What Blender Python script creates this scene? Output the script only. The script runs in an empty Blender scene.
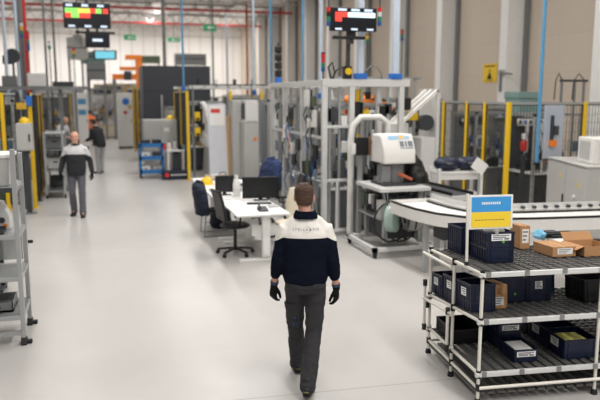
import bpy, bmesh, math, random
from mathutils import Vector, Matrix, noise
from mathutils.bvhtree import BVHTree
PI = math.pi
C = bpy.context.scene.collection
SC = bpy.context.scene
# ---------------------------------------------------------------- camera maths
FPX = 673.0; TH = math.atan(105/FPX); YAW = math.radians(16.5); CAMH = 2.5
ct, st, cy, sy = math.cos(TH), math.sin(TH), math.cos(YAW), math.sin(YAW)
def ray(x, y):
    a = (x-300)/FPX; b = -(y-200)/FPX
    fx, fz = ct+b*st, -st+b*ct
    return Vector((a*cy+fx*sy, -a*sy+fx*cy, fz))
def G(x, y, z=0.0):
    r = ray(x, y); t = (z-CAMH)/r.z; return Vector((r.x*t, r.y*t, z))
def AY(x, y, Y):
    r = ray(x, y); t = Y/r.y; return Vector((r.x*t, Y, CAMH+r.z*t))
# ---------------------------------------------------------------- materials
def lin(c):
    c /= 255.0
    return c/12.92 if c <= 0.04045 else ((c+0.055)/1.055)**2.4
def rgb(r, g, b): return (lin(r), lin(g), lin(b), 1)
MATS = {}
def mat(name, col, rough=0.5, metal=0.0, var=0.06, scale=8.0, bump=0.0, spec=0.5, emit=0.0, alpha=1.0, trans=0.0):
    if name in MATS: return MATS[name]
    m = bpy.data.materials.new(name); m.use_nodes = True
    nt = m.node_tree; b = nt.nodes['Principled BSDF']
    c = rgb(*col)
    tc = nt.nodes.new('ShaderNodeTexCoord')
    nz = nt.nodes.new('ShaderNodeTexNoise'); nz.inputs['Scale'].default_value = scale; nz.inputs['Detail'].default_value = 4
    nt.links.new(tc.outputs['Object'], nz.inputs['Vector'])
    mx = nt.nodes.new('ShaderNodeMix'); mx.data_type = 'RGBA'
    mx.inputs['A'].default_value = tuple(max(0, v*(1-var)) for v in c[:3])+(1,)
    mx.inputs['B'].default_value = tuple(min(1, v*(1+var)) for v in c[:3])+(1,)
    nt.links.new(nz.outputs['Fac'], mx.inputs['Factor'])
    nt.links.new(mx.outputs['Result'], b.inputs['Base Color'])
    b.inputs['Roughness'].default_value = rough; b.inputs['Metallic'].default_value = metal
    b.inputs['Specular IOR Level'].default_value = spec
    if bump:
        bp = nt.nodes.new('ShaderNodeBump'); bp.inputs['Strength'].default_value = bump; bp.inputs['Distance'].default_value = 0.01
        nt.links.new(nz.outputs['Fac'], bp.inputs['Height']); nt.links.new(bp.outputs['Normal'], b.inputs['Normal'])
    if emit:
        nt.links.new(mx.outputs['Result'], b.inputs['Emission Color']); b.inputs['Emission Strength'].default_value = emit
    if trans: b.inputs['Transmission Weight'].default_value = trans
    if alpha < 1: b.inputs['Alpha'].default_value = alpha
    MATS[name] = m; return m
M_white = mat('white_paint', (228, 226, 222), 0.45)
M_cab = mat('light_grey_cabinet', (182, 181, 178), 0.45)
M_cab2 = mat('pale_cabinet', (214, 213, 210), 0.42)
M_grey = mat('mid_grey_paint', (116, 118, 118), 0.5)
M_dgrey = mat('dark_grey_paint', (54, 57, 61), 0.5)
M_char = mat('charcoal_panel', (52, 55, 62), 0.55)
M_black = mat('black_plastic', (13, 13, 14), 0.45)
M_rub = mat('black_rubber', (26, 26, 27), 0.7)
M_alu = mat('anodised_aluminium', (176, 178, 178), 0.38, 0.55)
M_alu2 = mat('bright_aluminium', (212, 212, 210), 0.4, 0.1)
M_steel = mat('brushed_steel', (150, 152, 154), 0.32, 0.8)
M_yel = mat('safety_yellow', (232, 190, 22), 0.45)
M_dyel = mat('ochre_yellow', (196, 156, 40), 0.5)
M_wire = mat('dark_wire', (52, 54, 54), 0.5, 0.2)
M_blue = mat('trolley_blue', (36, 112, 178), 0.45)
M_pipe = mat('pipe_blue', (84, 148, 190), 0.4)
M_pipe2 = mat('pale_blue_duct', (196, 208, 222), 0.45)
M_dblue = mat('socket_blue', (36, 106, 190), 0.45)
M_red = mat('signal_red', (206, 44, 38), 0.45)
M_green = mat('sign_green', (30, 150, 96), 0.5)
M_org = mat('robot_orange', (238, 130, 34), 0.42)
M_teal = mat('teal_grey', (118, 146, 142), 0.5)
M_olive = mat('olive_green', (78, 90, 66), 0.5)
M_navy = mat('navy_plastic', (14, 24, 52), 0.4)
M_navy2 = mat('navy_fabric', (24, 30, 48), 0.85, bump=0.2, scale=60)
M_card = mat('cardboard', (178, 134, 92), 0.85, var=0.1)
M_card2 = mat('cardboard_inside', (140, 100, 66), 0.9)
M_paper = mat('paper', (236, 235, 232), 0.8, var=0.02)
M_mark = mat('ink_grey', (120, 124, 132), 0.8)
M_ink = mat('ink_black', (28, 28, 30), 0.8)
M_ivory = mat('ivory_pipe', (226, 222, 212), 0.35)
M_joint = mat('black_joint', (30, 31, 33), 0.5)
M_track = mat('roller_track', (96, 95, 93), 0.45, 0.3)
M_desk = mat('desk_white', (236, 235, 233), 0.35, var=0.02)
M_jean = mat('blue_cloth', (38, 54, 92), 0.9, bump=0.3, scale=30)
M_glass = mat('greenish_plastic', (176, 200, 190), 0.2, alpha=0.8)
M_scr = mat('screen_black', (10, 11, 14), 0.25)
# ---------------------------------------------------------------- mesh builder
class MB:
    def __init__(s): s.v = []; s.f = []; s.mi = []; s.m = 0; s.M = None
    def add(s, vs, fs):
        n = len(s.v)
        if s.M is not None: vs = [s.M @ Vector(v) for v in vs]
        s.v += [tuple(v) for v in vs]; s.f += [tuple(i+n for i in f) for f in fs]; s.mi += [s.m]*len(fs); return s
    def box(s, x0, x1, y0, y1, z0, z1):
        x0, x1 = min(x0, x1), max(x0, x1); y0, y1 = min(y0, y1), max(y0, y1); z0, z1 = min(z0, z1), max(z0, z1)
        return s.add([(x0,y0,z0),(x1,y0,z0),(x1,y1,z0),(x0,y1,z0),(x0,y0,z1),(x1,y0,z1),(x1,y1,z1),(x0,y1,z1)],
                     [(0,3,2,1),(4,5,6,7),(0,1,5,4),(1,2,6,5),(2,3,7,6),(3,0,4,7)])
    def cb(s, c, d):
        return s.box(c[0]-d[0]/2, c[0]+d[0]/2, c[1]-d[1]/2, c[1]+d[1]/2, c[2]-d[2]/2, c[2]+d[2]/2)
    def bar(s, a, b, w, h=None, up=(0,0,1)):
        h = h or w; a = Vector(a); b = Vector(b); t = (b-a).normalized(); u = t.cross(Vector(up))
        if u.length < 1e-4: u = t.cross(Vector((0,1,0)))
        u.normalize(); n = u.cross(t)
        q = [(-1,-1),(1,-1),(1,1),(-1,1)]
        return s.add([a+u*(i*w/2)+n*(j*h/2) for i, j in q]+[b+u*(i*w/2)+n*(j*h/2) for i, j in q],
                     [(0,1,2,3),(7,6,5,4),(0,4,5,1),(1,5,6,2),(2,6,7,3),(3,7,4,0)])
    def chain(s, pts, rad, seg=12, ref=(1,0,0), caps=True):
        pts = [Vector(p) for p in pts]; n = len(pts)
        if not isinstance(rad, (list,)): rad = [rad]*n
        rad = [r if isinstance(r, tuple) else (r, r) for r in rad]
        T = []
        for i in range(n):
            t = (pts[min(i+1, n-1)]-pts[i]).normalized() if i == 0 else ((pts[i]-pts[i-1]).normalized() if i == n-1 else ((pts[i]-pts[i-1]).normalized()+(pts[i+1]-pts[i]).normalized()).normalized())
            T.append(t)
        rings = []
        if caps:
            rr = min(rad[0]); 
            for k, q in ((0.87,0.5),(0.5,0.87)): rings.append((pts[0]-T[0]*rr*k, T[0], (rad[0][0]*q, rad[0][1]*q)))
        for i in range(n): rings.append((pts[i], T[i], rad[i]))
        if caps:
            rr = min(rad[-1])
            for k, q in ((0.5,0.87),(0.87,0.5)): rings.append((pts[-1]+T[-1]*rr*k, T[-1], (rad[-1][0]*q, rad[-1][1]*q)))
        vs = []; fs = []; prev = None
        for p, t, r in rings:
            u = Vector(ref) if prev is None else prev
            u = u-t*u.dot(t)
            if u.length < 1e-3: u = Vector((0,1,0))-t*t.y
            if u.length < 1e-3: u = Vector((0,0,1))-t*t.z
            u.normalize(); w = t.cross(u); prev = u
            vs += [p+u*(r[0]*math.cos(2*PI*k/seg))+w*(r[1]*math.sin(2*PI*k/seg)) for k in range(seg)]
        m = len(rings)
        for i in range(m-1):
            for k in range(seg):
                k2 = (k+1) % seg; fs.append((i*seg+k, i*seg+k2, (i+1)*seg+k2, (i+1)*seg+k))
        fs.append(tuple(range(seg-1, -1, -1))); fs.append(tuple(range((m-1)*seg, m*seg)))
        return s.add(vs, fs)
    def tube(s, pts, r, seg=8): return s.chain(pts, r, seg, caps=False)
    def cyl(s, a, b, r, seg=14, r2=None): return s.chain([a, b], [r, r if r2 is None else r2], seg, caps=False)
    def ell(s, c, r, seg=14, rings=9):
        c = Vector(c); vs = [c+Vector((0,0,-r[2]))]; fs = []
        for i in range(1, rings):
            a = -PI/2+PI*i/rings
            for k in range(seg):
                b = 2*PI*k/seg; vs.append(c+Vector((r[0]*math.cos(a)*math.cos(b), r[1]*math.cos(a)*math.sin(b), r[2]*math.sin(a))))
        vs.append(c+Vector((0,0,r[2]))); L = len(vs)-1
        for k in range(seg):
            k2 = (k+1) % seg; fs.append((0, 1+k2, 1+k)); fs.append((L, L-seg+k, L-seg+k2))
            for i in range(rings-2): fs.append((1+i*seg+k, 1+i*seg+k2, 1+(i+1)*seg+k2, 1+(i+1)*seg+k))
        return s.add(vs, fs)
    def prism(s, poly, z0, z1):
        n = len(poly); vs = [(x, y, z0) for x, y in poly]+[(x, y, z1) for x, y in poly]
        return s.add(vs, [tuple(range(n-1,-1,-1)), tuple(range(n, 2*n))]+[(i, (i+1) % n, n+(i+1) % n, n+i) for i in range(n)])
    def prism_x(s, poly, x0, x1):            # poly in (y,z)
        n = len(poly); vs = [(x0, a, b) for a, b in poly]+[(x1, a, b) for a, b in poly]
        return s.add(vs, [tuple(range(n-1,-1,-1)), tuple(range(n, 2*n))]+[(i, (i+1) % n, n+(i+1) % n, n+i) for i in range(n)])
    def prism_y(s, poly, y0, y1):            # poly in (x,z)
        n = len(poly); vs = [(a, y0, b) for a, b in poly]+[(a, y1, b) for a, b in poly]
        return s.add(vs, [tuple(range(n)), tuple(range(2*n-1, n-1, -1))]+[(i, n+i, n+(i+1) % n, (i+1) % n) for i in range(n)])
    def rings(s, rs, seg=20):               # (cx,cy,z,rx,ry) stack
        vs = []; fs = []
        for cx_, cy_, z, rx, ry in rs:
            for k in range(seg):
                a = 2*PI*k/seg; c_, s_ = math.cos(a), math.sin(a)
                e = 0.8
                vs.append((cx_+rx*math.copysign(abs(c_)**e, c_), cy_+ry*math.copysign(abs(s_)**e, s_), z))
        m = len(rs)
        for i in range(m-1):
            for k in range(seg):
                k2 = (k+1) % seg; fs.append((i*seg+k, i*seg+k2, (i+1)*seg+k2, (i+1)*seg+k))
        fs.append(tuple(range(seg-1,-1,-1))); fs.append(tuple(range((m-1)*seg, m*seg)))
        return s.add(vs, fs)
    def mesh(s, name):
        me = bpy.data.meshes.new(name); me.from_pydata(s.v, [], s.f)
        if any(s.mi): me.polygons.foreach_set('material_index', s.mi)
        bm = bmesh.new(); bm.from_mesh(me); bmesh.ops.recalc_face_normals(bm, faces=bm.faces); bm.to_mesh(me); bm.free()
        me.update(); return me
    def build(s, name, m, parent=None, bevel=0, smooth=True):
        me = s.mesh(name); return link(name, me, m, parent, bevel, smooth)
def link(name, me, m, parent=None, bevel=0, smooth=True):
    o = bpy.data.objects.new(name, me); C.objects.link(o)
    for q in (m if isinstance(m, (list, tuple)) else [m]): me.materials.append(q)
    if smooth: me.shade_smooth(); me.set_sharp_from_angle(angle=math.radians(35))
    if parent: o.parent = parent
    if bevel:
        b = o.modifiers.new('bevel', 'BEVEL'); b.width = bevel; b.segments = 2; b.limit_method = 'ANGLE'; b.harden_normals = False
    return o
def tag(o, label, cat, group=None, kind=None):
    o['label'] = label; o['category'] = cat
    if group: o['group'] = group
    if kind: o['kind'] = kind
    return o
def T(name, label, cat, loc=(0,0,0), rz=0, group=None, rx=0):
    o = bpy.data.objects.new(name, None); o.empty_display_size = 0.1; C.objects.link(o)
    o.location = loc; o.rotation_euler = (rx, 0, rz); return tag(o, label, cat, group)
def struct(name, mb, m, smooth=False):
    o = mb.build(name, m, None, smooth=smooth); o['kind'] = 'structure'; return o
def dup(root, loc, rz=None, label=None, group=None):
    r = root.copy(); C.objects.link(r); r.location = loc
    if rz is not None: r.rotation_euler = (root.rotation_euler[0], 0, rz)
    if label: r['label'] = label
    if group: r['group'] = group
    for ch in list(root.children):
        c = ch.copy(); C.objects.link(c); c.parent = r
        for g in list(ch.children):
            d = g.copy(); C.objects.link(d); d.parent = c
    return r
# ---------------------------------------------------------------- camera
cd = bpy.data.cameras.new('camera'); cam = bpy.data.objects.new('camera', cd); C.objects.link(cam)
cd.sensor_width = 36; cd.lens = 36*FPX/600; cd.clip_end = 300
cam.location = (0, 0, CAMH); cam.rotation_euler = (PI/2-TH, 0, -YAW)
cd.dof.use_dof = True; cd.dof.focus_distance = 5.75; cd.dof.aperture_fstop = 1.35
SC.camera = cam
SC.view_settings.view_transform = 'Standard'; SC.view_settings.look = 'None'; SC.view_settings.gamma = 1; SC.view_settings.exposure = 0.22
# ---------------------------------------------------------------- world + lamps
w = bpy.data.worlds.new('world'); SC.world = w; w.use_nodes = True
bg = w.node_tree.nodes['Background']; bg.inputs[0].default_value = (1.0, 0.985, 0.97, 1); bg.inputs[1].default_value = 0.3
CEIL = 8.6
def lamp(x, y, lx, ly, power):
    l = bpy.data.lights.new('hall_or_fill_lamp', 'AREA'); l.shape = 'RECTANGLE'; l.size = lx; l.size_y = ly; l.energy = power; l.color = (1.0, 0.98, 0.955)
    o = bpy.data.objects.new('hall_or_fill_lamp', l); C.objects.link(o); o.location = (x, y, CEIL-0.35)
for X in (-7, -1.5, 4.0, 9.5):
    for k, Y in enumerate((-1, 11, 23, 35, 50)):
        lamp(X, Y, 0.7, 8.0, {-7: 40, -1.5: 190, 4.0: 400, 9.5: 130}[X]*(1.3 if Y < 12 and X > -2 else .75))
for X in (-18, -9, 0, 9):
    lamp(X, 57, 6.0, 1.0, 500)  # added fill lamps, only there to brighten the back wall
for Y in (16, 30, 44): lamp(-13, Y, .7, 8, 150)
# ---------------------------------------------------------------- shell
def floor_mat():
    m = bpy.data.materials.new('epoxy_floor'); m.use_nodes = True; nt = m.node_tree; b = nt.nodes['Principled BSDF']
    tc = nt.nodes.new('ShaderNodeTexCoord')
    n1 = nt.nodes.new('ShaderNodeTexNoise'); n1.inputs['Scale'].default_value = 0.35; n1.inputs['Detail'].default_value = 5
    nt.links.new(tc.outputs['Object'], n1.inputs['Vector'])
    cr = nt.nodes.new('ShaderNodeValToRGB'); cr.color_ramp.elements[0].color = rgb(176, 173, 170); cr.color_ramp.elements[1].color = rgb(192, 188, 184)
    cr.color_ramp.elements[0].position = 0.3; cr.color_ramp.elements[1].position = 0.7
    nt.links.new(n1.outputs['Fac'], cr.inputs['Fac'])
    br = nt.nodes.new('ShaderNodeTexBrick'); br.offset = 0; br.inputs['Scale'].default_value = 1; br.inputs['Mortar Size'].default_value = 0.008
    br.inputs['Brick Width'].default_value = 900.0; br.inputs['Row Height'].default_value = 6.0
    br.inputs['Color1'].default_value = (1,1,1,1); br.inputs['Color2'].default_value = (1,1,1,1); br.inputs['Mortar'].default_value = (0.72,0.7,0.68,1)
    mp = nt.nodes.new('ShaderNodeMapping'); mp.inputs['Location'].default_value = (400, 0.75, 0); mp.inputs['Rotation'].default_value = (0, 0, math.radians(4))
    nt.links.new(tc.outputs['Object'], mp.inputs['Vector']); nt.links.new(mp.outputs['Vector'], br.inputs['Vector'])
    mx = nt.nodes.new('ShaderNodeMix'); mx.data_type = 'RGBA'; mx.blend_type = 'MULTIPLY'; mx.inputs['Factor'].default_value = 1
    nt.links.new(cr.outputs['Color'], mx.inputs['A']); nt.links.new(br.outputs['Color'], mx.inputs['B']); nt.links.new(mx.outputs['Result'], b.inputs['Base Color'])
    n2 = nt.nodes.new('ShaderNodeTexNoise'); n2.inputs['Scale'].default_value = 3
    nt.links.new(tc.outputs['Object'], n2.inputs['Vector'])
    mr = nt.nodes.new('ShaderNodeMapRange'); mr.inputs['To Min'].default_value = 0.26; mr.inputs['To Max'].default_value = 0.42
    nt.links.new(n2.outputs['Fac'], mr.inputs['Value']); nt.links.new(mr.outputs['Result'], b.inputs['Roughness'])
    b.inputs['Specular IOR Level'].default_value = 0.45
    return m
def panel_mat(name, col, seam, bw, rh, swap, mortar=0.012):
    m = bpy.data.materials.new(name); m.use_nodes = True; nt = m.node_tree; b = nt.nodes['Principled BSDF']
    tc = nt.nodes.new('ShaderNodeTexCoord'); sp = nt.nodes.new('ShaderNodeSeparateXYZ'); cb = nt.nodes.new('ShaderNodeCombineXYZ')
    nt.links.new(tc.outputs['Object'], sp.inputs[0]); nt.links.new(sp.outputs['Y' if swap else 'X'], cb.inputs['X']); nt.links.new(sp.outputs['Z'], cb.inputs['Y'])
    br = nt.nodes.new('ShaderNodeTexBrick'); br.offset = 0; br.inputs['Scale'].default_value = 1; br.inputs['Mortar Size'].default_value = mortar
    br.inputs['Brick Width'].default_value = bw; br.inputs['Row Height'].default_value = rh
    c = rgb(*col); br.inputs['Color1'].default_value = c; br.inputs['Color2'].default_value = tuple(v*0.95 for v in c[:3])+(1,); br.inputs['Mortar'].default_value = rgb(*seam)
    nt.links.new(cb.outputs[0], br.inputs['Vector']); nt.links.new(br.outputs['Color'], b.inputs['Base Color']); b.inputs['Roughness'].default_value = 0.6
    return m
WX = 12.7; BY = 62.0
struct('floor', MB().box(-26, WX+0.3, -6, BY+0.3, -0.2, 0), floor_mat())
struct('wall_right', MB().box(WX, WX+0.3, -2, BY, 0, CEIL), panel_mat('beige_panel', (200, 186, 170), (189, 176, 162), 4.2, 1.05, True))
struct('wall_back', MB().box(-26, WX, BY, BY+0.3, 0, CEIL), panel_mat('ribbed_panel', (226, 222, 218), (204, 201, 198), 1.0, 20, False, 0.07))
struct('wall_left', MB().box(-26.3, -26, -6, BY, 0, CEIL), panel_mat('left_panel', (205, 202, 198), (176, 174, 172), 1.0, 20, True, 0.06))
struct('ceiling', MB().box(-26, WX+0.3, -6, BY+0.3, CEIL, CEIL+0.2), mat('ceiling_white', (226, 225, 223), 0.7))
colY = [14.2+4.2*i for i in range(11)]
for i, Y in enumerate(colY):
    b = MB().box(WX-0.65, WX, Y, Y+0.4, 0, CEIL); o = struct('column', b, M_white); o['label'] = 'white wall column'
    b = MB().box(WX-0.1, WX-.004, Y-0.2, Y-.01, 0, CEIL-.01)  # dark strip stands in for the shaded recess beside the column
    tag(b.build('shade_strip', M_grey), 'grey strip standing in for shade beside a white wall column', 'shade strip', 'shade strips along the right wall')
for i in range(9):
    Y = 8+6.5*i
    b = MB().box(-26, WX, Y, Y+0.12, CEIL-0.75, CEIL-0.68).box(-26, WX, Y, Y+0.12, CEIL-0.12, CEIL)
    for k in range(38):
        x = -26+k; b.bar((x, Y+0.06, CEIL-0.7), (x+0.5, Y+0.06, CEIL-0.1), 0.06); b.bar((x+0.5, Y+0.06, CEIL-0.1), (x+1, Y+0.06, CEIL-0.7), 0.06)
    struct('roof_beam', b, M_cab)
# ---------------------------------------------------------------- people
def remesh(mb, voxel, smooth=2, wr=0.0, wscale=9.0, zr=None):
    me = mb.mesh('tmp'); o = bpy.data.objects.new('tmp', me); C.objects.link(o)
    r = o.modifiers.new('r', 'REMESH'); r.mode = 'VOXEL'; r.voxel_size = voxel
    if smooth:
        s = o.modifiers.new('s', 'SMOOTH'); s.factor = 0.5; s.iterations = smooth
    bpy.context.view_layer.update()
    dg = bpy.context.evaluated_depsgraph_get()
    out = bpy.data.meshes.new_from_object(o.evaluated_get(dg))
    bpy.data.objects.remove(o); bpy.data.meshes.remove(me)
    if wr:
        nrm = [v.normal.copy() for v in out.vertices]
        for v, vn in zip(out.vertices, nrm):
            p = v.co; n = noise.noise(Vector((p.x*wscale, p.y*wscale, p.z*wscale*1.6)))+0.5*noise.noise(Vector((p.x*wscale*2.3+7, p.y*wscale*2.3, p.z*wscale*3)))
            v.co = p+vn*(wr*n)
    return out
SKIN = mat('skin', (206, 156, 134), 0.55, var=0.05, scale=14)
M_eye = mat('eye_dark', (40, 32, 30), 0.3); M_lip = mat('lip', (168, 104, 94), 0.5)
def hand(mb, w, d, n, sd, L=0.185, inf=0.0, curl=0.45, tip=0):
    """wrist point, direction of fingers, palm normal, thumb side"""
    w = Vector(w); d = Vector(d).normalized(); n = (Vector(n)-d*Vector(n).dot(d)).normalized(); s = d.cross(n).normalized()*sd
    k = L/0.185
    mb.chain([w, w+d*0.03*k, w+d*0.088*k], [(0.027*k+inf, 0.02*k+inf), (0.036*k+inf, 0.017*k+inf), (0.04*k+inf, 0.014*k+inf)], 14, ref=s)
    for off, ln in ((0.030, 0.074), (0.0105, 0.084), (-0.0105, 0.078), (-0.030, 0.06)):
        p = w+d*(0.09*k)+s*off*k; a = curl*0.5; pts = [p-d*0.02, p]; dd = d.copy()
        for seg, ang in ((0.45, 1.0), (0.32, 1.25), (0.23, 0.9)):
            a2 = a; dd = d*math.cos(a2)+n*math.sin(a2); dd = (dd+s*off*3.0).normalized()
            p = p+dd*ln*k*seg; pts.append(p); a += curl*ang
        mb.chain(pts, [0.0092*k+inf, 0.0092*k+inf, 0.0088*k+inf, 0.008*k+inf, 0.007*k+inf], 10)
    p = w+d*0.025*k+s*0.026*k
    t1 = p+(d*0.75+s*0.62+n*0.25).normalized()*0.042*k; t2 = t1+(d*0.95+s*0.25+n*0.35).normalized()*0.032*k; t3 = t2+(d*0.97+n*0.35).normalized()*0.024*k
    mb.chain([p, t1, t2, t3], [0.014*k+inf, 0.0115*k+inf, 0.0095*k+inf, 0.008*k+inf], 10)
def person(name, label, loc, rz, P):
    root = T(name, label, 'person', loc, rz)
    J = P['J']; V3 = Vector
    H = V3(J['head']); yaw = P.get('head_yaw', 0); pit = P.get('head_pitch', 0)
    HM = Matrix.Translation(H) @ Matrix.Rotation(yaw, 4, 'Z') @ Matrix.Rotation(pit, 4, 'X')
    # ---- body
    b = MB(); b.M = HM
    b.rings([(0, .066, 0.0, .018, .014), (0, .058, .012, .036, .034), (0, .04, .03, .05, .052), (0, .018, .06, .062, .074), (0, .006, .09, .068, .087), (0, 0, .13, .073, .095), (0, -.004, .165, .0745, .097), (0, -.008, .195, .064, .084), (0, -.01, .218, .043, .056), (0, -.01, .231, .02, .026)], 22)
    b.chain([(0, .092, .135), (0, .104, .115), (0, .112, .098)], [.008, .011, .0145], 10)
    b.chain([(-.034, .083, .148), (0, .096, .15), (.034, .083, .148)], [.009, .011, .009], 8)
    for s in (-1, 1):
        b.ell((s*.079, -.012, .112), (.011, .021, .032)); b.ell((s*.031, .083, .127), (.0135, .012, .0105)); b.ell((s*.04, .066, .095), (.022, .02, .02))
    b.chain([(-.02, .083, .066), (0, .092, .066), (.02, .083, .066)], [.006, .0085, .006], 8)
    b.M = None
    nb = V3(J['neck']); b.chain([nb-V3((0, 0, .03)), nb, HM @ V3((0, -.022, .06)), HM @ V3((0, -.03, .1))], [.062, .057, .054, .05], 16)
    pel = V3(J['pelvis']); ch = V3(J['chest'])
    b.chain([pel-V3((0, 0, .03)), pel+V3((0, 0, .1)), pel.lerp(ch, .55), ch, nb-V3((0, 0, .05))], [(.13, .09), (.125, .085), (.125, .085), (.14, .085), (.1, .06)], 18)
    for s in ('L', 'R'):
        sh, el, wr = V3(J['sh'+s]), V3(J['el'+s]), V3(J['wr'+s])
        b.chain([ch.lerp(sh, .4), sh, sh.lerp(el, .5), el, el.lerp(wr, .4), wr], [.05, .05, .043, .036, .037, .026], 12)
        hd = V3(P['hand'+s][0]); hn = V3(P['hand'+s][1]); hand(b, wr, hd, hn, P['hand'+s][2], 0.183, 0.0, P.get('curl', .45))
        hp, kn, an = V3(J['hip'+s]), V3(J['kn'+s]), V3(J['an'+s])
        b.chain([hp, hp.lerp(kn, .5), kn, kn.lerp(an, .35), an], [.072, .062, .048, .048, .036], 12)
        tz = V3(P['toe'+s]); b.chain([an-V3((0, 0, .035)), an-V3((0, 0, .03))+tz*.1], [.03, .028], 10)
    me = remesh(b, 0.0055, 2)
    o = link('body', me, [SKIN, M_eye, M_lip], root)
    for f in me.polygons:
        q = HM.inverted() @ f.center
        if q.y > .06:
            for s in (-1, 1):
                if (q.x-s*.031)**2/(.0125**2)+(q.z-.127)**2/(.0075**2) < 1: f.material_index = 1
            if abs(q.x) < .024 and abs(q.z-.066) < .0065: f.material_index = 2
    # ---- hair
    hb = MB(); hb.M = HM
    hm = mat(P['hair'][0], P['hair'][1], 0.75, var=0.25, scale=70, bump=0.5)
    if P['hair'][2] == 'full':
        hb.rings([(0, -.05, .055, .052, .045), (0, -.042, .08, .066, .062), (0, -.03, .11, .077, .076), (0, -.018, .15, .0815, .088), (0, -.012, .185, .0805, .095), (0, -.01, .213, .066, .082), (0, -.01, .234, .043, .055), (0, -.01, .243, .02, .025)], 22)
        hb.chain([(-.06, .045, .185), (0, .08, .2), (.06, .045, .185)], [.02, .022, .02], 10)
    else:
        hb.chain([(-.074, .02, .135), (-.077, -.03, .13), (-.05, -.085, .125), (0, -.1, .125), (.05, -.085, .125), (.077, -.03, .13), (.074, .02, .135)], [(.012, .02), (.014, .03), (.014, .035), (.014, .035), (.014, .035), (.014, .03), (.012, .02)], 10, ref=(0, 0, 1))
    link('hair', remesh(hb, 0.005, 2, 0.004, 45), hm, root)
    # ---- upper garment
    j = MB(); t = P['torso']
    j.rings([(r[0]+pel.x+(ch.x-pel.x)*q, r[1]+pel.y+(ch.y-pel.y)*q, r[2], r[3], r[4]) for r in t for q in [max(0, (r[2]-pel.z)/(ch.z-pel.z))]], 28)
    for s in ('L', 'R'):
        sh, el, wr = V3(J['sh'+s]), V3(J['el'+s]), V3(J['wr'+s]); sg = -1 if s == 'L' else 1
        wc = el.lerp(wr, P.get('cuff', .84))
        inn = V3((ch.x+sg*.07, ch.y, sh.z+.005))
        j.chain([inn, sh, sh.lerp(el, .35), sh.lerp(el, .75), el, el.lerp(wr, .45), wc], [(.065, .07), .078, .07, .062, .06, .055, .048], 16)
        j.chain([sh, nb+V3((sg*.045, 0, -.015))], [.06, .06], 14)
    me = remesh(j, 0.0075, 3, P.get('wr', .006), 10)
    if P.get('yoke'):
        bm = bmesh.new(); bm.from_mesh(me)
        bmesh.ops.bisect_plane(bm, geom=bm.verts[:]+bm.edges[:]+bm.faces[:], plane_co=(0, 0, P['yoke']), plane_no=(0, 0, 1), dist=1e-5)
        for sg in (-1, 1):
            bmesh.ops.bisect_plane(bm, geom=bm.verts[:]+bm.edges[:]+bm.faces[:], plane_co=(sg*.185, 0, P['yoke']), plane_no=(sg*.55, 0, 1), dist=1e-5)
        for f in bm.faces:
            c_ = f.calc_center_median(); f.material_index = 1 if c_.z > P['yoke']-.55*max(0, abs(c_.x)-.185) else 0
        bm.to_mesh(me); bm.free()
    jk = link(P.get('top', 'jacket'), me, P['top_mats'], root)
    # collar, hem band, cuffs
    cb_ = MB()
    cc = nb+V3((0, -.005, .0)); n = 22; vs = []
    for k in range(n):
        a = 2*PI*k/n; dx, dy = math.cos(a), math.sin(a); up = .02 if dy > .5 else .05
        for rr, zz in ((.104, -.012), (.1, .004), (.08, up), (.068, up), (.064, -.01)): vs.append((cc.x+dx*rr*1.05, cc.y+dy*rr*(.93 if zz < up else 1), cc.z+zz))
    fs = []
    for k in range(n):
        k2 = (k+1) % n
        for i in range(5): fs.append((k*5+i, k2*5+i, k2*5+(i+1) % 5, k*5+(i+1) % 5))
    cb_.add(vs, fs); cb_.build('collar', P['collar'], jk)
    # ---- trousers
    q = MB()
    wz = t[0][2]+0.05
    q.rings([(pel.x, pel.y, pel.z-.1, .155, .115), (pel.x, pel.y-.005, pel.z-.04, .172, .13), (pel.x, pel.y, pel.z+.05, .165, .122), (pel.x, pel.y, wz, .15, .108)], 26)
    for s in ('L', 'R'):
        hp, kn, an = V3(J['hip'+s]), V3(J['kn'+s]), V3(J['an'+s])
        q.chain([hp+V3((0, 0, .02)), hp.lerp(kn, .3), hp.lerp(kn, .7), kn, kn.lerp(an, .35), kn.lerp(an, .75), an+V3((0, 0, -.022))], [.094, .09, .076, .071, .072, .07, .07], 18)
    me = remesh(q, 0.0075, 3, .0085, 9)
    tr = link('trousers', me, P['trouser_mat'], root)
    # ---- shoes
    for s in ('L', 'R'):
        an = V3(J['an'+s]); tz = V3(P['toe'+s]); lat = tz.cross(V3((0, 0, 1))).normalized()
        z0 = an.z-.09+P.get('lift'+s, 0)
        def F(f, l, z): return an+tz*f+lat*l+V3((0, 0, z))
        sb = MB(); sb.chain([F(-.045, 0, -.045), F(.0, 0, -.035), F(.07, 0, -.045), F(.15, 0, -.058), F(.195, 0, -.062)], [(.038, .042), (.043, .05), (.046, .042), (.047, .028), (.036, .022)], 16, ref=lat)
        sb.chain([F(-.01, 0, -.03), F(-.005, 0, .035)], [.043, .046], 14)
        sh_ = link('shoe', remesh(sb, 0.006, 2), P['shoe_mat'], root)
        so = MB(); N = 20; top = []
        pr = [(-.085, 0), (-.08, .024), (-.05, .037), (.0, .037), (.07, .044), (.14, .049), (.19, .042), (.222, .022), (.228, 0)]
        poly = pr+[(a, -c) for a, c in pr[-2:0:-1]]
        vs = [F(a, c, -.09) for a, c in poly]+[F(a, c, -.068) for a, c in poly]; n = len(poly)
        so.add(vs, [tuple(range(n)), tuple(range(2*n-1, n-1, -1))]+[(i, (i+1) % n, n+(i+1) % n, n+i) for i in range(n)])
        so.build('sole', P['sole_mat'], sh_)
        if P.get('heel_mat'):
            hb_ = MB(); hb_.chain([F(-.092, -.016, -.048), F(-.094, .0, -.046), F(-.092, .016, -.048)], .007, 8); hb_.build('heel_patch', P['heel_mat'], sh_)
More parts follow.
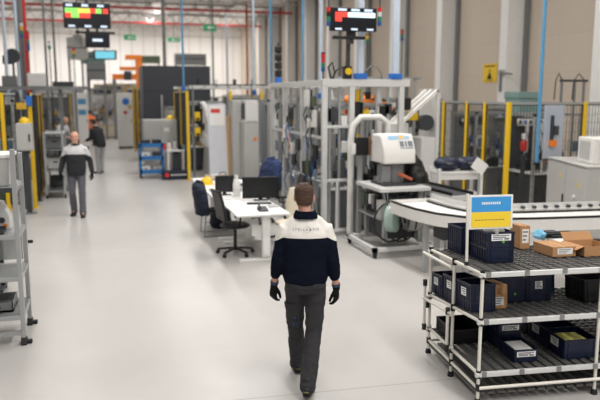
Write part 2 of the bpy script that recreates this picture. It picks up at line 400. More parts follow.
    # ---- gloves
    if P.get('gloves'):
        for s in ('L', 'R'):
            el, wr = V3(J['el'+s]), V3(J['wr'+s]); hd, hn, hs = P['hand'+s]
            gb = MB(); hand(gb, wr, hd, hn, hs, 0.187, 0.0028, P.get('curl', .45))
            dv = (wr-el).normalized(); gb.chain([wr-dv*.022, wr+dv*.02], [.034, .031], 14, caps=False)
            g = link('glove', remesh(gb, 0.0038, 1), P['gloves'], root)
            c2 = MB(); c2.chain([wr-dv*.036, wr-dv*.014], [.0365, .0365], 16, caps=False); c2.build('glove_cuff', P['glove_cuff'], g)
    return root, jk, tr
fab_navy = mat('pullover_navy', (9, 14, 30), 0.9, var=0.15, scale=40, bump=0.15, spec=0.15)
fab_cream = mat('pullover_cream', (228, 223, 216), 0.9, var=0.03, scale=40, bump=0.15)
fab_trou = mat('work_trouser_charcoal', (46, 45, 48), 0.9, var=0.12, scale=30, bump=0.2)
fab_dark = mat('jacket_dark', (40, 40, 44), 0.9, var=0.1, scale=30, bump=0.2)
fab_lgrey = mat('jacket_light_grey', (204, 204, 206), 0.9, var=0.04)
fab_tgrey = mat('trouser_grey', (92, 92, 97), 0.9, var=0.08)
fab_tlight = mat('trouser_light_grey', (160, 160, 162), 0.9, var=0.06)
M_shoe = mat('shoe_black', (30, 29, 29), 0.6); M_sole = mat('sole_black', (24, 23, 22), 0.7); M_hy = mat('shoe_yellow', (96, 90, 44), 0.6)
M_glove = mat('glove_black', (11, 11, 12), 0.75, spec=.2, bump=0.2, scale=60); M_gcuff = mat('glove_cuff_blue', (40, 62, 92), 0.7)
TORSO = [(0, 0, .935, .17, .128), (0, 0, .95, .182, .138), (0, 0, 1.0, .193, .143), (0, 0, 1.05, .193, .138), (0, 0, 1.15, .196, .135), (0, -.005, 1.27, .212, .138), (0, -.008, 1.36, .2, .128), (0, -.008, 1.42, .155, .105), (0, -.006, 1.47, .1, .082), (0, -.004, 1.5, .07, .07)]
# walking man seen from behind (faces +Y locally)
O1 = (1.618, 5.30, 0)
walker, jk1, tr1 = person('person', 'man in navy and white pullover seen from behind, walking away across the floor', O1, -YAW, dict(
    J=dict(head=(-.012, .035, 1.535), neck=(0, 0, 1.5), chest=(0, .0, 1.33), pelvis=(0, -.01, .95),
           shL=(-.172, -.005, 1.375), elL=(-.228, -.03, 1.13), wrL=(-.268, .06, .895), shR=(.172, -.005, 1.375), elR=(.228, -.05, 1.13), wrR=(.262, .0, .885),
           hipL=(-.085, 0, .9), knL=(-.085, .13, .51), anL=(-.07, .31, .105), hipR=(.088, 0, .9), knR=(.07, -.02, .49), anR=(.018, -.235, .12)),
    handL=((-.1, .12, -1), (.65, .7, 0), 1), handR=((.02, .1, -1), (-.8, .5, 0), -1), toeL=Vector((-.08, 1, .0)).normalized(), toeR=Vector((.14, 1, -.12)).normalized(),
    head_yaw=.0, head_pitch=-.06, hair=('hair_brown', (70, 48, 36), 'full'), torso=TORSO, yoke=1.335, top='pullover', top_mats=[fab_navy, fab_cream], collar=fab_navy,
    trouser_mat=fab_trou, shoe_mat=M_shoe, sole_mat=M_sole, heel_mat=M_hy, gloves=M_glove, glove_cuff=M_gcuff, cuff=.56, wr=.0055, curl=.5))
# lettering on the back of the pullover, ring mark round the sixth letter
bvh = BVHTree.FromPolygons([v.co.copy() for v in jk1.data.vertices], [tuple(p.vertices) for p in jk1.data.polygons])
def onback(x, z, off=.003):
    h = bvh.ray_cast(Vector((x, -1, z)), Vector((0, 1, 0)))
    return (x, (h[0].y if h[0] else -.13)-off, z)
M_let = mat('lettering_blue', (70, 88, 128), 0.8)
fc = bpy.data.curves.new('lettering', 'FONT'); fc.body = 'STELLANTIS'; fc.size = .027; fc.space_character = 1.55; fc.align_x = 'CENTER'
fo = bpy.data.objects.new('tmp', fc); C.objects.link(fo); bpy.context.view_layer.update()
fm = bpy.data.meshes.new_from_object(fo.evaluated_get(bpy.context.evaluated_depsgraph_get())); bpy.data.objects.remove(fo)
xs = [v.co.x for v in fm.vertices]; k = .215/(max(xs)-min(xs)); mid = (max(xs)+min(xs))/2
for v in fm.vertices: v.co = onback((v.co.x-mid)*k, 1.398+v.co.y)
link('lettering', fm, M_let, jk1, smooth=False)
b = MB()
for i in range(14):
    a = 2*PI*i/14+.2; x, z = .014+.026*math.cos(a), 1.408+.022*math.sin(a); r = .0016+.0012*abs(math.cos(a*.5))
    b.add([onback(x+r*math.cos(q*PI/3), z+r*math.sin(q*PI/3), .0035) for q in range(6)], [(0, 1, 2, 3, 4, 5)])
b.build('ring_mark', M_let, jk1, smooth=False)
# trouser pockets and trims
tb = BVHTree.FromPolygons([v.co.copy() for v in tr1.data.vertices], [tuple(p.vertices) for p in tr1.data.polygons])
def patch(bv, cx_, cz, w_, h_, dirv, off, th, tilt=0):
    """thick cloth patch projected on a garment along dirv"""
    dirv = Vector(dirv).normalized(); lat = Vector((-dirv.y, dirv.x, 0)).normalized(); up = Vector((0, 0, 1)); N = 6; g = []; g2 = []
    for i in range(N+1):
        for j_ in range(N+1):
            u = -w_/2+w_*i/N; v = -h_/2+h_*j_/N; u, v = u*math.cos(tilt)-v*math.sin(tilt), u*math.sin(tilt)+v*math.cos(tilt)
            p = Vector((cx_[0], cx_[1], cz))+lat*u+up*v-dirv*.6
            h = bv.ray_cast(p, dirv); q_ = h[0] if h[0] else p+dirv*.6
            g.append(q_-dirv*(off+th)); g2.append(q_-dirv*(off-.004))
    mb = MB(); n = N+1; fs = []
    for i in range(N):
        for j_ in range(N): fs.append((i*n+j_, (i+1)*n+j_, (i+1)*n+j_+1, i*n+j_+1))
    m_ = n*n; fs2 = [tuple(m_+a for a in reversed(f)) for f in fs]
    rim = [i*n for i in range(n)]+[N*n+j_ for j_ in range(1, n)]+[i*n+N for i in range(N-1, -1, -1)]+[j_ for j_ in range(N-1, 0, -1)]
    side = [(rim[i], rim[(i+1) % len(rim)], m_+rim[(i+1) % len(rim)], m_+rim[i]) for i in range(len(rim))]
    return mb.add(g+g2, fs+fs2+side)
pk = patch(tb, (-.1, .05), .63, .15, .2, (.75, .65, 0), .0, .012).build('cargo_pocket', fab_trou, tr1)
patch(tb, (-.1, .05), .72, .155, .05, (.75, .65, 0), .012, .006).build('pocket_flap', fab_trou, pk)
M_trim = mat('blue_trim', (44, 74, 140), 0.8)
patch(tb, (-.085, .04), .585, .012, .12, (.45, .9, 0), .0, .006, .25).build('blue_trim', M_trim, tr1)
patch(tb, (.06, -.1), .845, .13, .14, (-.15, 1, 0), 0, .006).build('back_pocket', fab_trou, tr1)
patch(tb, (-.085, -.1), .845, .12, .14, (.15, 1, 0), 0, .006).build('back_pocket', fab_trou, tr1)
# man walking towards the viewer
STAND = dict(head=(0, .03, 1.525), neck=(0, 0, 1.49), chest=(0, 0, 1.33), pelvis=(0, 0, .95), shL=(-.178, 0, 1.385), elL=(-.272, -.05, 1.14), wrL=(-.315, .04, .91), shR=(.178, 0, 1.385), elR=(.272, -.05, 1.14), wrR=(.315, .04, .91),
             hipL=(-.09, 0, .9), knL=(-.1, .08, .5), anL=(-.1, .1, .09), hipR=(.09, 0, .9), knR=(.1, .04, .5), anR=(.1, -.12, .1))
TOR2 = [(a, b_, z, rx*1.0, ry*1.1) for a, b_, z, rx, ry in TORSO]
TOR2 = [(0, 0, .85, .165, .128), (0, 0, .865, .178, .145)]+TOR2[2:]
person('person', 'bald man in light grey and charcoal work jacket walking towards the viewer', (-.5, 14.62, 0), PI-.1, dict(
    J=STAND, handL=((0, .15, -1), (.7, .5, 0), 1), handR=((0, .15, -1), (-.7, .5, 0), -1), toeL=Vector((-.1, 1, 0)).normalized(), toeR=Vector((.1, 1, 0)).normalized(),
    hair=('hair_grey', (150, 146, 142), 'sides'), torso=TOR2, yoke=1.3, top_mats=[fab_dark, fab_lgrey], collar=fab_dark, trouser_mat=fab_tgrey, shoe_mat=M_shoe, sole_mat=M_sole, gloves=M_glove, glove_cuff=M_glove, cuff=.86))
# person with dark jacket looking into a machine, seen from behind
LEAN = dict(head=(0, .22, 1.5), neck=(0, .15, 1.47), chest=(0, .08, 1.31), pelvis=(0, -.03, .95), shL=(-.185, .1, 1.38), elL=(-.22, .18, 1.12), wrL=(-.17, .4, 1.05), shR=(.185, .1, 1.38), elR=(.22, .18, 1.12), wrR=(.17, .4, 1.05),
            hipL=(-.09, -.03, .9), knL=(-.1, .02, .5), anL=(-.1, -.02, .09), hipR=(.09, -.03, .9), knR=(.1, .04, .5), anR=(.1, .06, .09))
person('person', 'dark-haired person in charcoal jacket and pale trousers leaning towards the machines beyond the bald man', (-.03, 22.6, 0), .75, dict(
    J=LEAN, handL=((.3, 1, -.2), (0, -.3, -1), 1), handR=((-.3, 1, -.2), (0, -.3, -1), -1), toeL=Vector((-.1, 1, 0)).normalized(), toeR=Vector((.1, 1, 0)).normalized(), head_pitch=-.3,
    hair=('hair_dark', (44, 36, 32), 'full'), torso=TOR2, top_mats=[fab_dark], collar=fab_dark, trouser_mat=fab_tlight, shoe_mat=M_shoe, sole_mat=M_sole, cuff=.9))
# person behind the tall trolley
p4 = AY(61, 140, 25.5)
person('person', 'grey-haired person in pale grey jacket standing behind the tall trolley on the left', (p4.x, 25.5, 0), -2.3, dict(
    J=LEAN, handL=((.3, 1, -.2), (0, -.3, -1), 1), handR=((-.3, 1, -.2), (0, -.3, -1), -1), toeL=Vector((-.1, 1, 0)).normalized(), toeR=Vector((.1, 1, 0)).normalized(), head_pitch=-.35,
    hair=('hair_grey', (150, 146, 142), 'sides'), torso=TOR2, yoke=1.25, top_mats=[fab_tlight, fab_lgrey], collar=fab_dark, trouser_mat=fab_dark, shoe_mat=M_shoe, sole_mat=M_sole, cuff=.9))
fab_hv = mat('hi_vis_orange', (244, 120, 50), 0.8)
p5 = AY(90, 120, 35)
person('person', 'person in orange high-visibility vest and dark trousers far down the left aisle', (p5.x, 35, 0), .6, dict(
    J=STAND, handL=((0, .15, -1), (.7, .5, 0), 1), handR=((0, .15, -1), (-.7, .5, 0), -1), toeL=Vector((-.1, 1, 0)).normalized(), toeR=Vector((.1, 1, 0)).normalized(),
    hair=('hair_dark', (44, 36, 32), 'full'), torso=TOR2, top='vest', top_mats=[fab_hv], collar=fab_hv, trouser_mat=fab_dark, shoe_mat=M_shoe, sole_mat=M_sole, cuff=.5))
# ---------------------------------------------------------------- flow rack, front right
RO = Vector((2.87, 4.57, 0)); RR = math.radians(-6.5); RM = Matrix.Translation(RO) @ Matrix.Rotation(RR, 4, 'Z'); RI = RM.inverted()
SHELF = {1: (1.10, .05), 2: (.71, .10), 3: (.265, 0.0)}
RW, RD = 2.1, 1.12
def sz(k, y): return SHELF[k][0]-SHELF[k][1]*y
def SHP(k, px, py):
    o = RI @ Vector((0, 0, CAMH)); d = RI.to_3x3() @ ray(px, py); z0, s = SHELF[k]
    t = (z0-s*o.y-o.z)/(d.z+s*d.y); p = o+d*t; return p.x, p.y
def onrack(name, label, cat, k, x, y, dz=0, yaw=0, group=None):
    p = RM @ Vector((x, y, sz(k, y)+.0065+dz)); return T(name, label, cat, p, RR+yaw, group, -math.atan(SHELF[k][1]))
rk = T('flow_rack', 'ivory pipe flow rack with black joints and three roller shelves, front right', 'rack', RO, RR)
def post(x, y, z1, z0=.02):
    MB().cyl((x, y, z0), (x, y, z1), .014).build('post', M_ivory, rk)
for x, y, z in ((0, 0, 1.12), (0, .56, 1.09), (0, RD, 1.07), (1.05, 0, 1.1), (1.05, RD, 1.05), (RW, 0, 1.12), (RW, .56, 1.09), (RW, RD, 1.07)):
    post(x, y, z)
    MB().rings([(x, y, 0, .028, .028), (x, y, .02, .026, .026), (x, y, .045, .019, .019)], 14).build('foot_cap', M_rub, rk)
post(-.06, RD-.02, .74, .27); post(-.06, .53, .62, .27)
for k in (1, 2, 3):
    z0, s = SHELF[k]; a, b_ = z0-.012, sz(k, RD)-.012
    for x in (0, RW): MB().cyl((x, -.03, z0-.01), (x, RD+.03, b_), .014).build('side_rail', M_ivory, rk)
    if k < 3: MB().cyl((-.06, .5, sz(k, .5)-.02-.03), (-.06, RD+.04, b_-.03), .013).build('side_rail', M_ivory, rk)
    MB().box(-.03, RW+.03, -.02, .012, z0-.035, z0+.004).build('front_rail', M_alu2, rk, .003)
    MB().box(-.03, RW+.03, RD-.012, RD+.02, b_-.035, b_+.004).build('rear_rail', M_alu2, rk, .003)
    for x in (0, .33, .66, .99, 1.32, 1.65): MB().box(x+.02, x+.06, -.026, -.018, z0-.03, z0+.012).build('rail_clip', M_steel, rk)
    nl = 24
    for i in range(nl):
        x = .03+(RW-.06)*i/(nl-1); t = MB(); t.bar((x, 0, z0-.008), (x, RD, b_-.008), .06, .02)
        for q in range(14):
            y = .04+RD*q/14*.97; t.box(x-.022, x+.022, y-.012, y+.012, sz(k, y)-.012, sz(k, y)+.006)
        t.build('roller_track', M_track, rk)
    for x in (0, RW):
        for y in (0, .56, RD): MB().cyl((x, y, sz(k, y)-.045), (x, y, sz(k, y)+.02), .021).build('joint', M_joint, rk)
for i in range(24):
    x = .03+(RW-.06)*i/23; MB().bar((x, 0, .085), (x, RD, .085), .06, .02).build('roller_track', M_track, rk)
MB().cyl((-.0, -.02, .14), (RW, -.02, .14), .014).build('base_rail', M_ivory, rk)
MB().cyl((0, 0, .13), (0, RD, .13), .014).build('base_rail', M_ivory, rk); MB().cyl((0, RD, .13), (RW, RD, .13), .014).build('base_rail', M_ivory, rk)
for x, y, z in ((0, 0, .14), (0, .56, .13), (0, RD, .13), (-.06, RD-.02, .28), (-.06, .53, .28), (-.06, RD-.02, .72), (-.06, .53, .62), (-.03, RD-.02, .5)):
    MB().cyl((x, y, z-.03), (x, y, z+.03), .021).build('joint', M_joint, rk)
for y in (.53, RD-.02):
    for z in (.28, .58): MB().cyl((-.06, y, z), (0, y, z), .012).build('stub_rail', M_ivory, rk)
def crate(label, k, x, y, w=.2, d=.3, h=.15, dz=0, m=None, yaw=0, card='front', card2=None, group=None, dot=None, name='plastic_crate', cw=.6):
    """x,y = front left corner of the crate in rack coordinates"""
    r = onrack(name, label, 'crate', k, x, y, dz, yaw, group); m = m or M_navy; t = .006; b = MB()
    b.box(0, w, 0, d, 0, t); b.box(0, w, 0, t, 0, h); b.box(0, w, d-t, d, 0, h); b.box(0, t, 0, d, 0, h); b.box(w-t, w, 0, d, 0, h)
    b.box(-.007, w+.007, -.007, t, h-.016, h); b.box(-.007, w+.007, d-t, d+.007, h-.016, h); b.box(-.007, t, 0, d, h-.016, h); b.box(w-t, w+.007, 0, d, h-.016, h)
    b.box(-.005, w+.005, -.005, 0, h*.3, h*.3+.006); b.box(-.005, 0, 0, d, h*.3, h*.3+.006)
    q = b; n = max(3, int(d/.045))
    for i in range(n+1): q.box(-.006, 0, d*i/n-.003 if i else 0, d*i/n+.003, .004, h-.012); q.box(w, w+.006, d*i/n-.003 if i else 0, d*i/n+.003, .004, h-.012)
    for xx in (.0, .03, w-.03, w-.006): q.box(xx, xx+.006, -.006, 0, .004, h-.012)
    b.build('body', m, r)
    def label_card(side, zc):
        cwid = (w if side == 'front' else d)*cw; ch_ = min(.07, h*.42); a = ((w if side == 'front' else d)-cwid)/2; e = MB(); g = MB()
        if side == 'front':
            e.box(a, a+cwid, -.0085, -.0065, zc-ch_/2, zc+ch_/2)
            for i in range(3): g.box(a+.012, a+cwid*(.9-.16*i), -.0095, -.0084, zc+ch_*(.28-.26*i)-.004, zc+ch_*(.28-.26*i)+.004)
            g.box(a+cwid*.66, a+cwid*.9, -.0095, -.0084, zc-ch_*.36, zc-ch_*.1)
        else:
            e.box(-.0085, -.0065, a, a+cwid, zc-ch_/2, zc+ch_/2)
            for i in range(3): g.box(-.0095, -.0084, a+.012, a+cwid*(.9-.16*i), zc+ch_*(.28-.26*i)-.004, zc+ch_*(.28-.26*i)+.004)
        c = e.build('label_card', M_paper, r); g.build('printed_line', M_mark, c)
    if card: label_card(card, h*.66)
    if card2: label_card(card2, h*.66)
    if dot: MB().box(w*.55, w*.55+.018, -.0085, -.006, h*.3, h*.3+.018).build('dot_sticker', dot, r)
    return r
M_lime = mat('lime_sticker', (120, 190, 60), 0.6); M_tealbin = mat('teal_plastic', (24, 78, 96), 0.45)
# --- top shelf
ax, ay = SHP(1, 487, 264); ay = max(.03, ay)
crate('navy crate underneath the one with the green dot, on the rack top', 1, ax, ay, .235, .33, .13, card=None)
crate('navy crate with white label and green dot, upper of two below the sign', 1, ax, ay, .235, .33, .135, dz=.131, dot=M_lime, cw=.75)
crate('navy ribbed crate on the rack top, behind the crate with the green dot', 1, ax-.06, ay+.4, .21, .3, .25, card=None)
p = onrack('plastic_bag', 'crumpled clear white plastic bag lying in the crate under the sign', 'bag', 1, ax+.1, ay+.1, .25)
random.seed(5); b = MB(); b.ell((0, 0, 0), (.085, .1, .075), 18, 11)
b.v = [tuple(Vector(v)*(1+.55*noise.noise(Vector(v)*22))+Vector((0, 0, .02))) for v in b.v]
b.build('film', mat('plastic_film', (226, 226, 224), 0.35, alpha=0.9), p)
# sign
sx = -.0; sg = onrack('shelf_sign', 'blue and yellow paper sign in a white frame, standing on the rack', 'sign', 1, -.005, .3)
MB().cyl((0, 0, .0), (0, 0, .6), .012).build('post', M_ivory, sg); MB().cyl((0, 0, 0), (0, 0, .03), .02).build('joint', M_joint, sg)
MB().box(.01, .40, -.012, .004, .3, .585).build('frame', M_white, sg, .004)
M_sb = mat('sign_blue', (58, 150, 214), 0.6); M_sy = mat('sign_yellow', (240, 206, 52), 0.6)
bl = MB().box(.03, .38, -.0145, -.012, .445, .57).build('blue_field', M_sb, sg); ylw = MB().box(.03, .38, -.0145, -.012, .315, .445).build('yellow_field', M_sy, sg)
g = MB(); 
for i in range(9): g.box(.12+.019*i, .132+.019*i, -.0155, -.0144, .508, .528)
g.build('printed_line', M_paper, bl)
g = MB()
for i in range(10): g.box(.06+.027*i, .078+.027*i, -.0155, -.0144, .375, .382)
g.build('printed_line', M_card2, ylw)
# cardboard
def carton(label, k, x, y, w, d, h, dz=0, yaw=0, card=True, open_=False, flaps=True):
    r = onrack('cardboard_box', label, 'box', k, x, y, dz, yaw)
    b = MB(); t = .004
    if open_:
        b.box(0, w, 0, d, 0, t); b.box(0, w, 0, t, 0, h); b.box(0, w, d-t, d, 0, h); b.box(0, t, 0, d, 0, h); b.box(w-t, w, 0, d, 0, h); b.build('body', M_card, r)
        MB().box(t, w-t, t, d-t, t, .02).build('lining', M_card2, r)
        f = MB(); f.bar((0, 0, h), (-.05, 0, h+.05), .003, d, up=(0, 1, 0)); f.M = None
        MB().add([(0, 0, h), (0, d, h), (-.08, d, h-.03), (-.08, 0, h-.03), (0, 0, h+.004), (0, d, h+.004), (-.08, d, h-.026), (-.08, 0, h-.026)], [(0,1,2,3),(7,6,5,4),(0,4,5,1),(1,5,6,2),(2,6,7,3),(3,7,4,0)]).build('flap', M_card, r)
        MB().add([(0, d, h), (w, d, h), (w, d+.06, h+.07), (0, d+.06, h+.07), (0, d, h+.004), (w, d, h+.004), (w, d+.06, h+.074), (0, d+.06, h+.074)], [(0,1,2,3),(7,6,5,4),(0,4,5,1),(1,5,6,2),(2,6,7,3),(3,7,4,0)]).build('flap', M_card, r)
    else:
        b.box(0, w, 0, d, 0, h); b.build('body', M_card, r, .003); MB().box(w*.45, w*.55, -.001, d, h-.03, h+.0012).build('tape', mat('tape', (196, 160, 116), 0.35), r)
    if card:
        c = MB().box(w*.2, w*.85, -.003, -.0005, h*.25, h*.85).build('label_card', M_paper, r); g = MB()
        for i in range(3): g.box(w*.25, w*(.78-.1*i), -.0038, -.0029, h*(.7-.17*i), h*(.7-.17*i)+h*.07)
        g.build('printed_line', M_mark, c)
    return r
x, y = SHP(1, 552.5, 258); y = max(y, .03)
carton('flat sealed cardboard box with white label on the rack top', 1, x, y, .225, .34, .09)
x2, y2 = SHP(1, 584, 257.5); carton('open cardboard box with raised flaps at the right end of the rack top', 1, x2, max(y2, .03), .3, .33, .09, open_=True, card=False)
x3, y3 = SHP(1, 519, 251); carton('upright brown cardboard box on the rack top behind the sign', 1, x3+.04, y3+.06, .1, .2, .22)
x4, y4 = SHP(1, 538, 241.5)
p = onrack('glove_bag', 'light blue glove bag behind the flat cardboard box on the rack top', 'bag', 1, x4+.07, y4+.1, .0); b = MB(); b.ell((0, 0, .045), (.06, .07, .05), 16, 9); b.v = [tuple(Vector(v)*(1+.3*noise.noise(Vector(v)*25))) for v in b.v]; b.build('film', mat('bag_blue', (120, 190, 222), 0.5), p)
p = onrack('hand_tool_case', 'black tool case lying behind the flat cardboard box on the rack top', 'case', 1, x4+.15, y4+.1); b = MB(); b.box(0, .2, 0, .2, 0, .055); b.build('body', M_black, p, .01); MB().tube([(.06, -.002, .03), (.06, -.03, .03), (.14, -.03, .03), (.14, -.002, .03)], .007).build('handle', M_dgrey, p); MB().box(.03, .17, .03, .17, .055, .062).build('lid', M_dgrey, p)
p = onrack('paper_stack', 'low stack of white paper on the rack top, right of the black tool case', 'papers', 1, x4+.38, y4+.1); MB().box(0, .2, 0, .18, 0, .03).build('sheets', M_paper, p)
p = onrack('paper_tray', 'blue and white flat tray at the back right of the rack top', 'tray', 1, x2+.04, y2+.42); MB().box(0, .3, 0, .2, 0, .05).build('body', M_dblue, p, .004); MB().box(.01, .29, .01, .19, .05, .056).build('cover_sheet', M_paper, p)
# --- middle shelf
bx_, by_ = SHP(2, 484, 312.5); by_ = max(by_, .02)
crate('navy crate at the front left corner of the middle rack shelf', 2, .035, by_+.0, .21, .29, .235, card=None, card2='left', cw=.35)
crate('navy crate with white side label, second from the front on the middle shelf', 2, .035, by_+.32, .21, .29, .235, card=None, card2='left', cw=.35)
crate('navy crate at the back left corner of the middle rack shelf', 2, .035, by_+.64, .21, .29, .2, card=None, card2='left', cw=.35)
x, y = SHP(2, 506, 309); carton('small brown carton beside the front left crate on the middle shelf', 2, .255, max(y, .03), .125, .16, .12)
carton('brown carton wedged behind the small carton on the middle shelf', 2, .255, .36, .16, .26, .2, card=False)
x, y = SHP(2, 510, 303); crate('dark navy crate with lime sticker on the middle rack shelf', 2, .44, y, .235, .3, .22, card=None, dot=M_lime)
crate('dark navy crate right of the lime-stickered crate on the middle shelf', 2, .69, y, .235, .3, .22, card='front', cw=.3)
x, y = SHP(2, 556, 295); crate('teal plastic crate on the middle rack shelf', 2, .96, y+.1, .19, .3, .2, m=M_tealbin, card=None)
crate('black crate at the right end of the middle rack shelf', 2, 1.16, .38, .4, .3, .2, m=M_black, card=None)
# --- lower shelf
x, y = SHP(3, 514.5, 363.5); 
crate('navy crate with papers at the front of the lower rack shelf', 3, x, y, .2, .28, .11, cw=.85)
pp = onrack('paper_stack', 'white papers lying in the front crate of the lower rack shelf', 'papers', 3, x+.02, y+.02, .085); MB().box(0, .16, 0, .22, 0, .012).build('sheets', M_paper, pp)
crate('navy crate under another, behind the paper-filled crate on the lower shelf', 3, x+.01, y+.31, .2, .3, .12, card=None)
crate('navy crate with white label stacked on top of another, lower rack shelf', 3, x+.01, y+.31, .2, .3, .11, dz=.122, cw=.8)
crate('wide empty black crate at the back left of the lower rack shelf', 3, .04, .62, .3, .4, .13, m=M_black, card=None)
crate('blue crate at the back of the lower shelf beside the black crate', 3, .37, .78, .22, .3, .12, m=mat('mid_blue_plastic', (30, 60, 120), 0.45), card=None)
x, y = SHP(3, 600, 366); x0, y0 = SHP(3, 532, 336)
for i, lab in enumerate(('navy crate with side label and yellow sheet at right on the lower rack shelf', 'second navy crate from the front in the right-hand row, lower shelf', 'third navy crate from the front in the right-hand row, lower shelf')):
    crate(lab, 3, .83, .12+.32*i, .3, .3, .17, card=None, card2='left', cw=.4)
pp = onrack('paper_sheet', 'yellowish paper sheet lying in the right front crate of the lower shelf', 'paper', 3, .87, .18, .14); MB().box(0, .2, 0, .18, 0, .006).build('sheet', mat('yellow_paper', (206, 196, 110), 0.8), pp)
# ---------------------------------------------------------------- tall trolley, front left
ct_ = T('shelf_trolley', 'tall grey aluminium shelf trolley with black feet at the left edge', 'trolley', (-.83, 7.08, 0))
L, D_ = 1.3, .62
for x in (0, -L):
    for y in (0, D_):
        MB().box(x-.022, x+.022, y-.022, y+.022, .06, 1.98 if y == 0 else 1.9).build('post', M_alu, ct_, .003)
        f = MB(); f.prism_x([(y-.07, .0), (y+.07, .0), (y+.07, .02), (y+.015, .075), (y-.015, .075), (y-.07, .02)], x-.028, x+.028); f.box(x, x+.075, y-.03, y+.03, 0, .035); f.build('foot', M_rub, ct_, .004)
for z, m in ((.3, M_grey), (.7, M_alu), (1.13, M_alu), (1.6, M_alu)):
    MB().box(-L-.02, .02, -.02, .02, z-.045, z).build('shelf_rail', M_dgrey if z == 1.6 else M_alu, ct_, .003); MB().box(-L-.02, .02, D_-.02, D_+.02, z-.045, z).build('shelf_rail', M_alu, ct_, .003)
    for x in (0, -L): MB().box(x-.018, x+.018, 0, D_, z-.045, z).build('shelf_rail', M_alu, ct_, .003)
    MB().box(-L, 0, 0, D_, z-.012, z+.004).build('shelf_panel', m, ct_)
MB().box(-L, 0, -.012, .012, .09, .14).build('shelf_rail', M_alu, ct_)
MB().cyl((.03, D_-.02, .93), (.08, D_-.02, .93), .018).build('knob', M_black, ct_)
MB().box(-L+.03, -.03, D_-.01, D_+.004, .74, 1.08).build('back_panel', mat('frosted_panel', (176, 180, 180), 0.4, alpha=.6), ct_)
c = T('storage_bin', 'grey storage bin with white lid on top of the tall left trolley', 'bin', (-1.37, 7.39, 1.606))
MB().add([(-.48,-.22,0),(.48,-.22,0),(.48,.22,0),(-.48,.22,0),(-.5,-.25,.28),(.5,-.25,.28),(.5,.25,.28),(-.5,.25,.28)], [(0,3,2,1),(4,5,6,7),(0,1,5,4),(1,2,6,5),(2,3,7,6),(3,0,4,7)]).build('body', M_cab, c, .01); MB().box(-.52, .52, -.265, .265, .28, .315).build('lid', M_white, c, .006)
c = T('dark_tray', 'long dark tray along the front of the trolley shelf under the grey bin', 'tray', (-1.36, 7.2, 1.136)); MB().box(-.4, .4, -.1, .1, 0, .01).box(-.4, .4, -.1, -.09, 0, .05).box(-.4, .4, .09, .1, 0, .05).build('body', M_dgrey, c)
c = T('machined_casting', 'pale machined casting with ports on the middle shelf of the left trolley', 'machine part', (-1.05, 7.44, 1.136))
b = MB(); b.prism_y([(-.13, 0), (.13, 0), (.13, .12), (.06, .28), (-.05, .3), (-.13, .16)], -.09, .09); b.build('body', M_alu2, c, .01)
for x, z in ((-.05, .08), (.05, .1), (.0, .2)): MB().cyl((x, -.11, z), (x, -.08, z), .03).build('port', M_dgrey, c)
MB().box(.06, .1, -.1, -.09, .03, .06).build('tag', M_org, c)
c = T('parts_box', 'grey parts box on the lower shelf of the left trolley', 'box', (-1.1, 7.4, .306)); MB().box(-.2, .17, -.2, .2, 0, .02).box(-.2, -.19, -.2, .2, 0, .1).box(.16, .17, -.2, .2, 0, .1).box(-.2, .17, -.2, -.19, 0, .1).box(-.2, .17, .19, .2, 0, .1).build('body', M_grey, c); MB().box(-.08, .05, -.212, -.198, .04, .075).build('handle', M_black, c)
# dark trolley behind
p = G(4, 292); c = T('pole_trolley', 'black upright pole trolley on casters behind the tall left trolley', 'trolley', (p.x, p.y, 0))
MB().box(-.025, .025, -.025, .025, .08, .9).build('post', M_black, c, .003); MB().box(-.7, -.65, -.025, .025, .08, .9).build('post', M_black, c, .003); MB().box(-.7, .03, -.25, .25, .07, .1).build('base', M_dgrey, c, .005); MB().box(-.7, .03, -.2, .2, .88, .92).build('top', M_cab, c, .005)
for x in (-.66, 0):
    for y in (-.2, .2): MB().cyl((x-.015, y, .035), (x+.015, y, .035), .035).build('caster', M_rub, c)
# ---------------------------------------------------------------- desks
def desk(label, x0, x1, y0, y1, z=.74):
    r = T('standing_desk', label, 'desk', ((x0+x1)/2, (y0+y1)/2, 0), 0, None); w, d = (x1-x0)/2, (y1-y0)/2
    MB().box(-w, w, -d, d, z-.028, z).build('tabletop', M_desk, r, .004)
    for y in (-d+.14, d-.14):
        l = MB().box(.0, .12, y-.035, y+.035, .06, z-.04).build('leg', M_white, r, .004); MB().box(.018, .102, y-.042, y-.035, .1, .36).build('leg_cover', M_desk, l)
        MB().box(-w+.06, w-.06, y-.035, y+.035, 0.0, .045).build('foot', M_white, r, .006); MB().box(-w+.1, w-.1, y-.03, y+.03, z-.06, z-.028).build('bracket', M_cab, r)
    MB().box(.04, .08, -d+.14, d-.14, z-.1, z-.04).build('crossbar', M_white, r)
    return r
desk('white standing desk nearest the viewer, with the wide monitor on it', 1.88, 2.7, 9.62, 11.2)
desk('white standing desk behind the nearest one, with the small square monitor', 1.83, 2.6, 11.28, 12.85)
desk('white desk farthest back in the row, with the yellow helmet on it', 1.83, 2.6, 12.93, 14.4)
def monitor(label, loc, w, h, rz, lift=.1):
    r = T('monitor', label, 'monitor', loc, rz)
    MB().box(-w/2, w/2, -.02, .02, lift, lift+h).build('panel', M_black, r, .006); MB().box(-w/2+.012, w/2-.012, -.0225, -.0195, lift+.015, lift+h-.012).build('screen', M_scr, r)
    MB().box(-.03, .03, .02, .045, .0, lift+h*.5).build('stand', M_black, r); MB().box(-.12, .12, -.07, .09, 0, .012).build('base', M_black, r, .004)
    return r
p = AY(263, 200, 11.0); monitor('wide black monitor on the nearest white desk', (2.56, 10.98, .741), .62, .36, -.12, .04)
monitor('small square black monitor on the second desk', (2.08, 11.75, .741), .33, .3, -.1, .05)
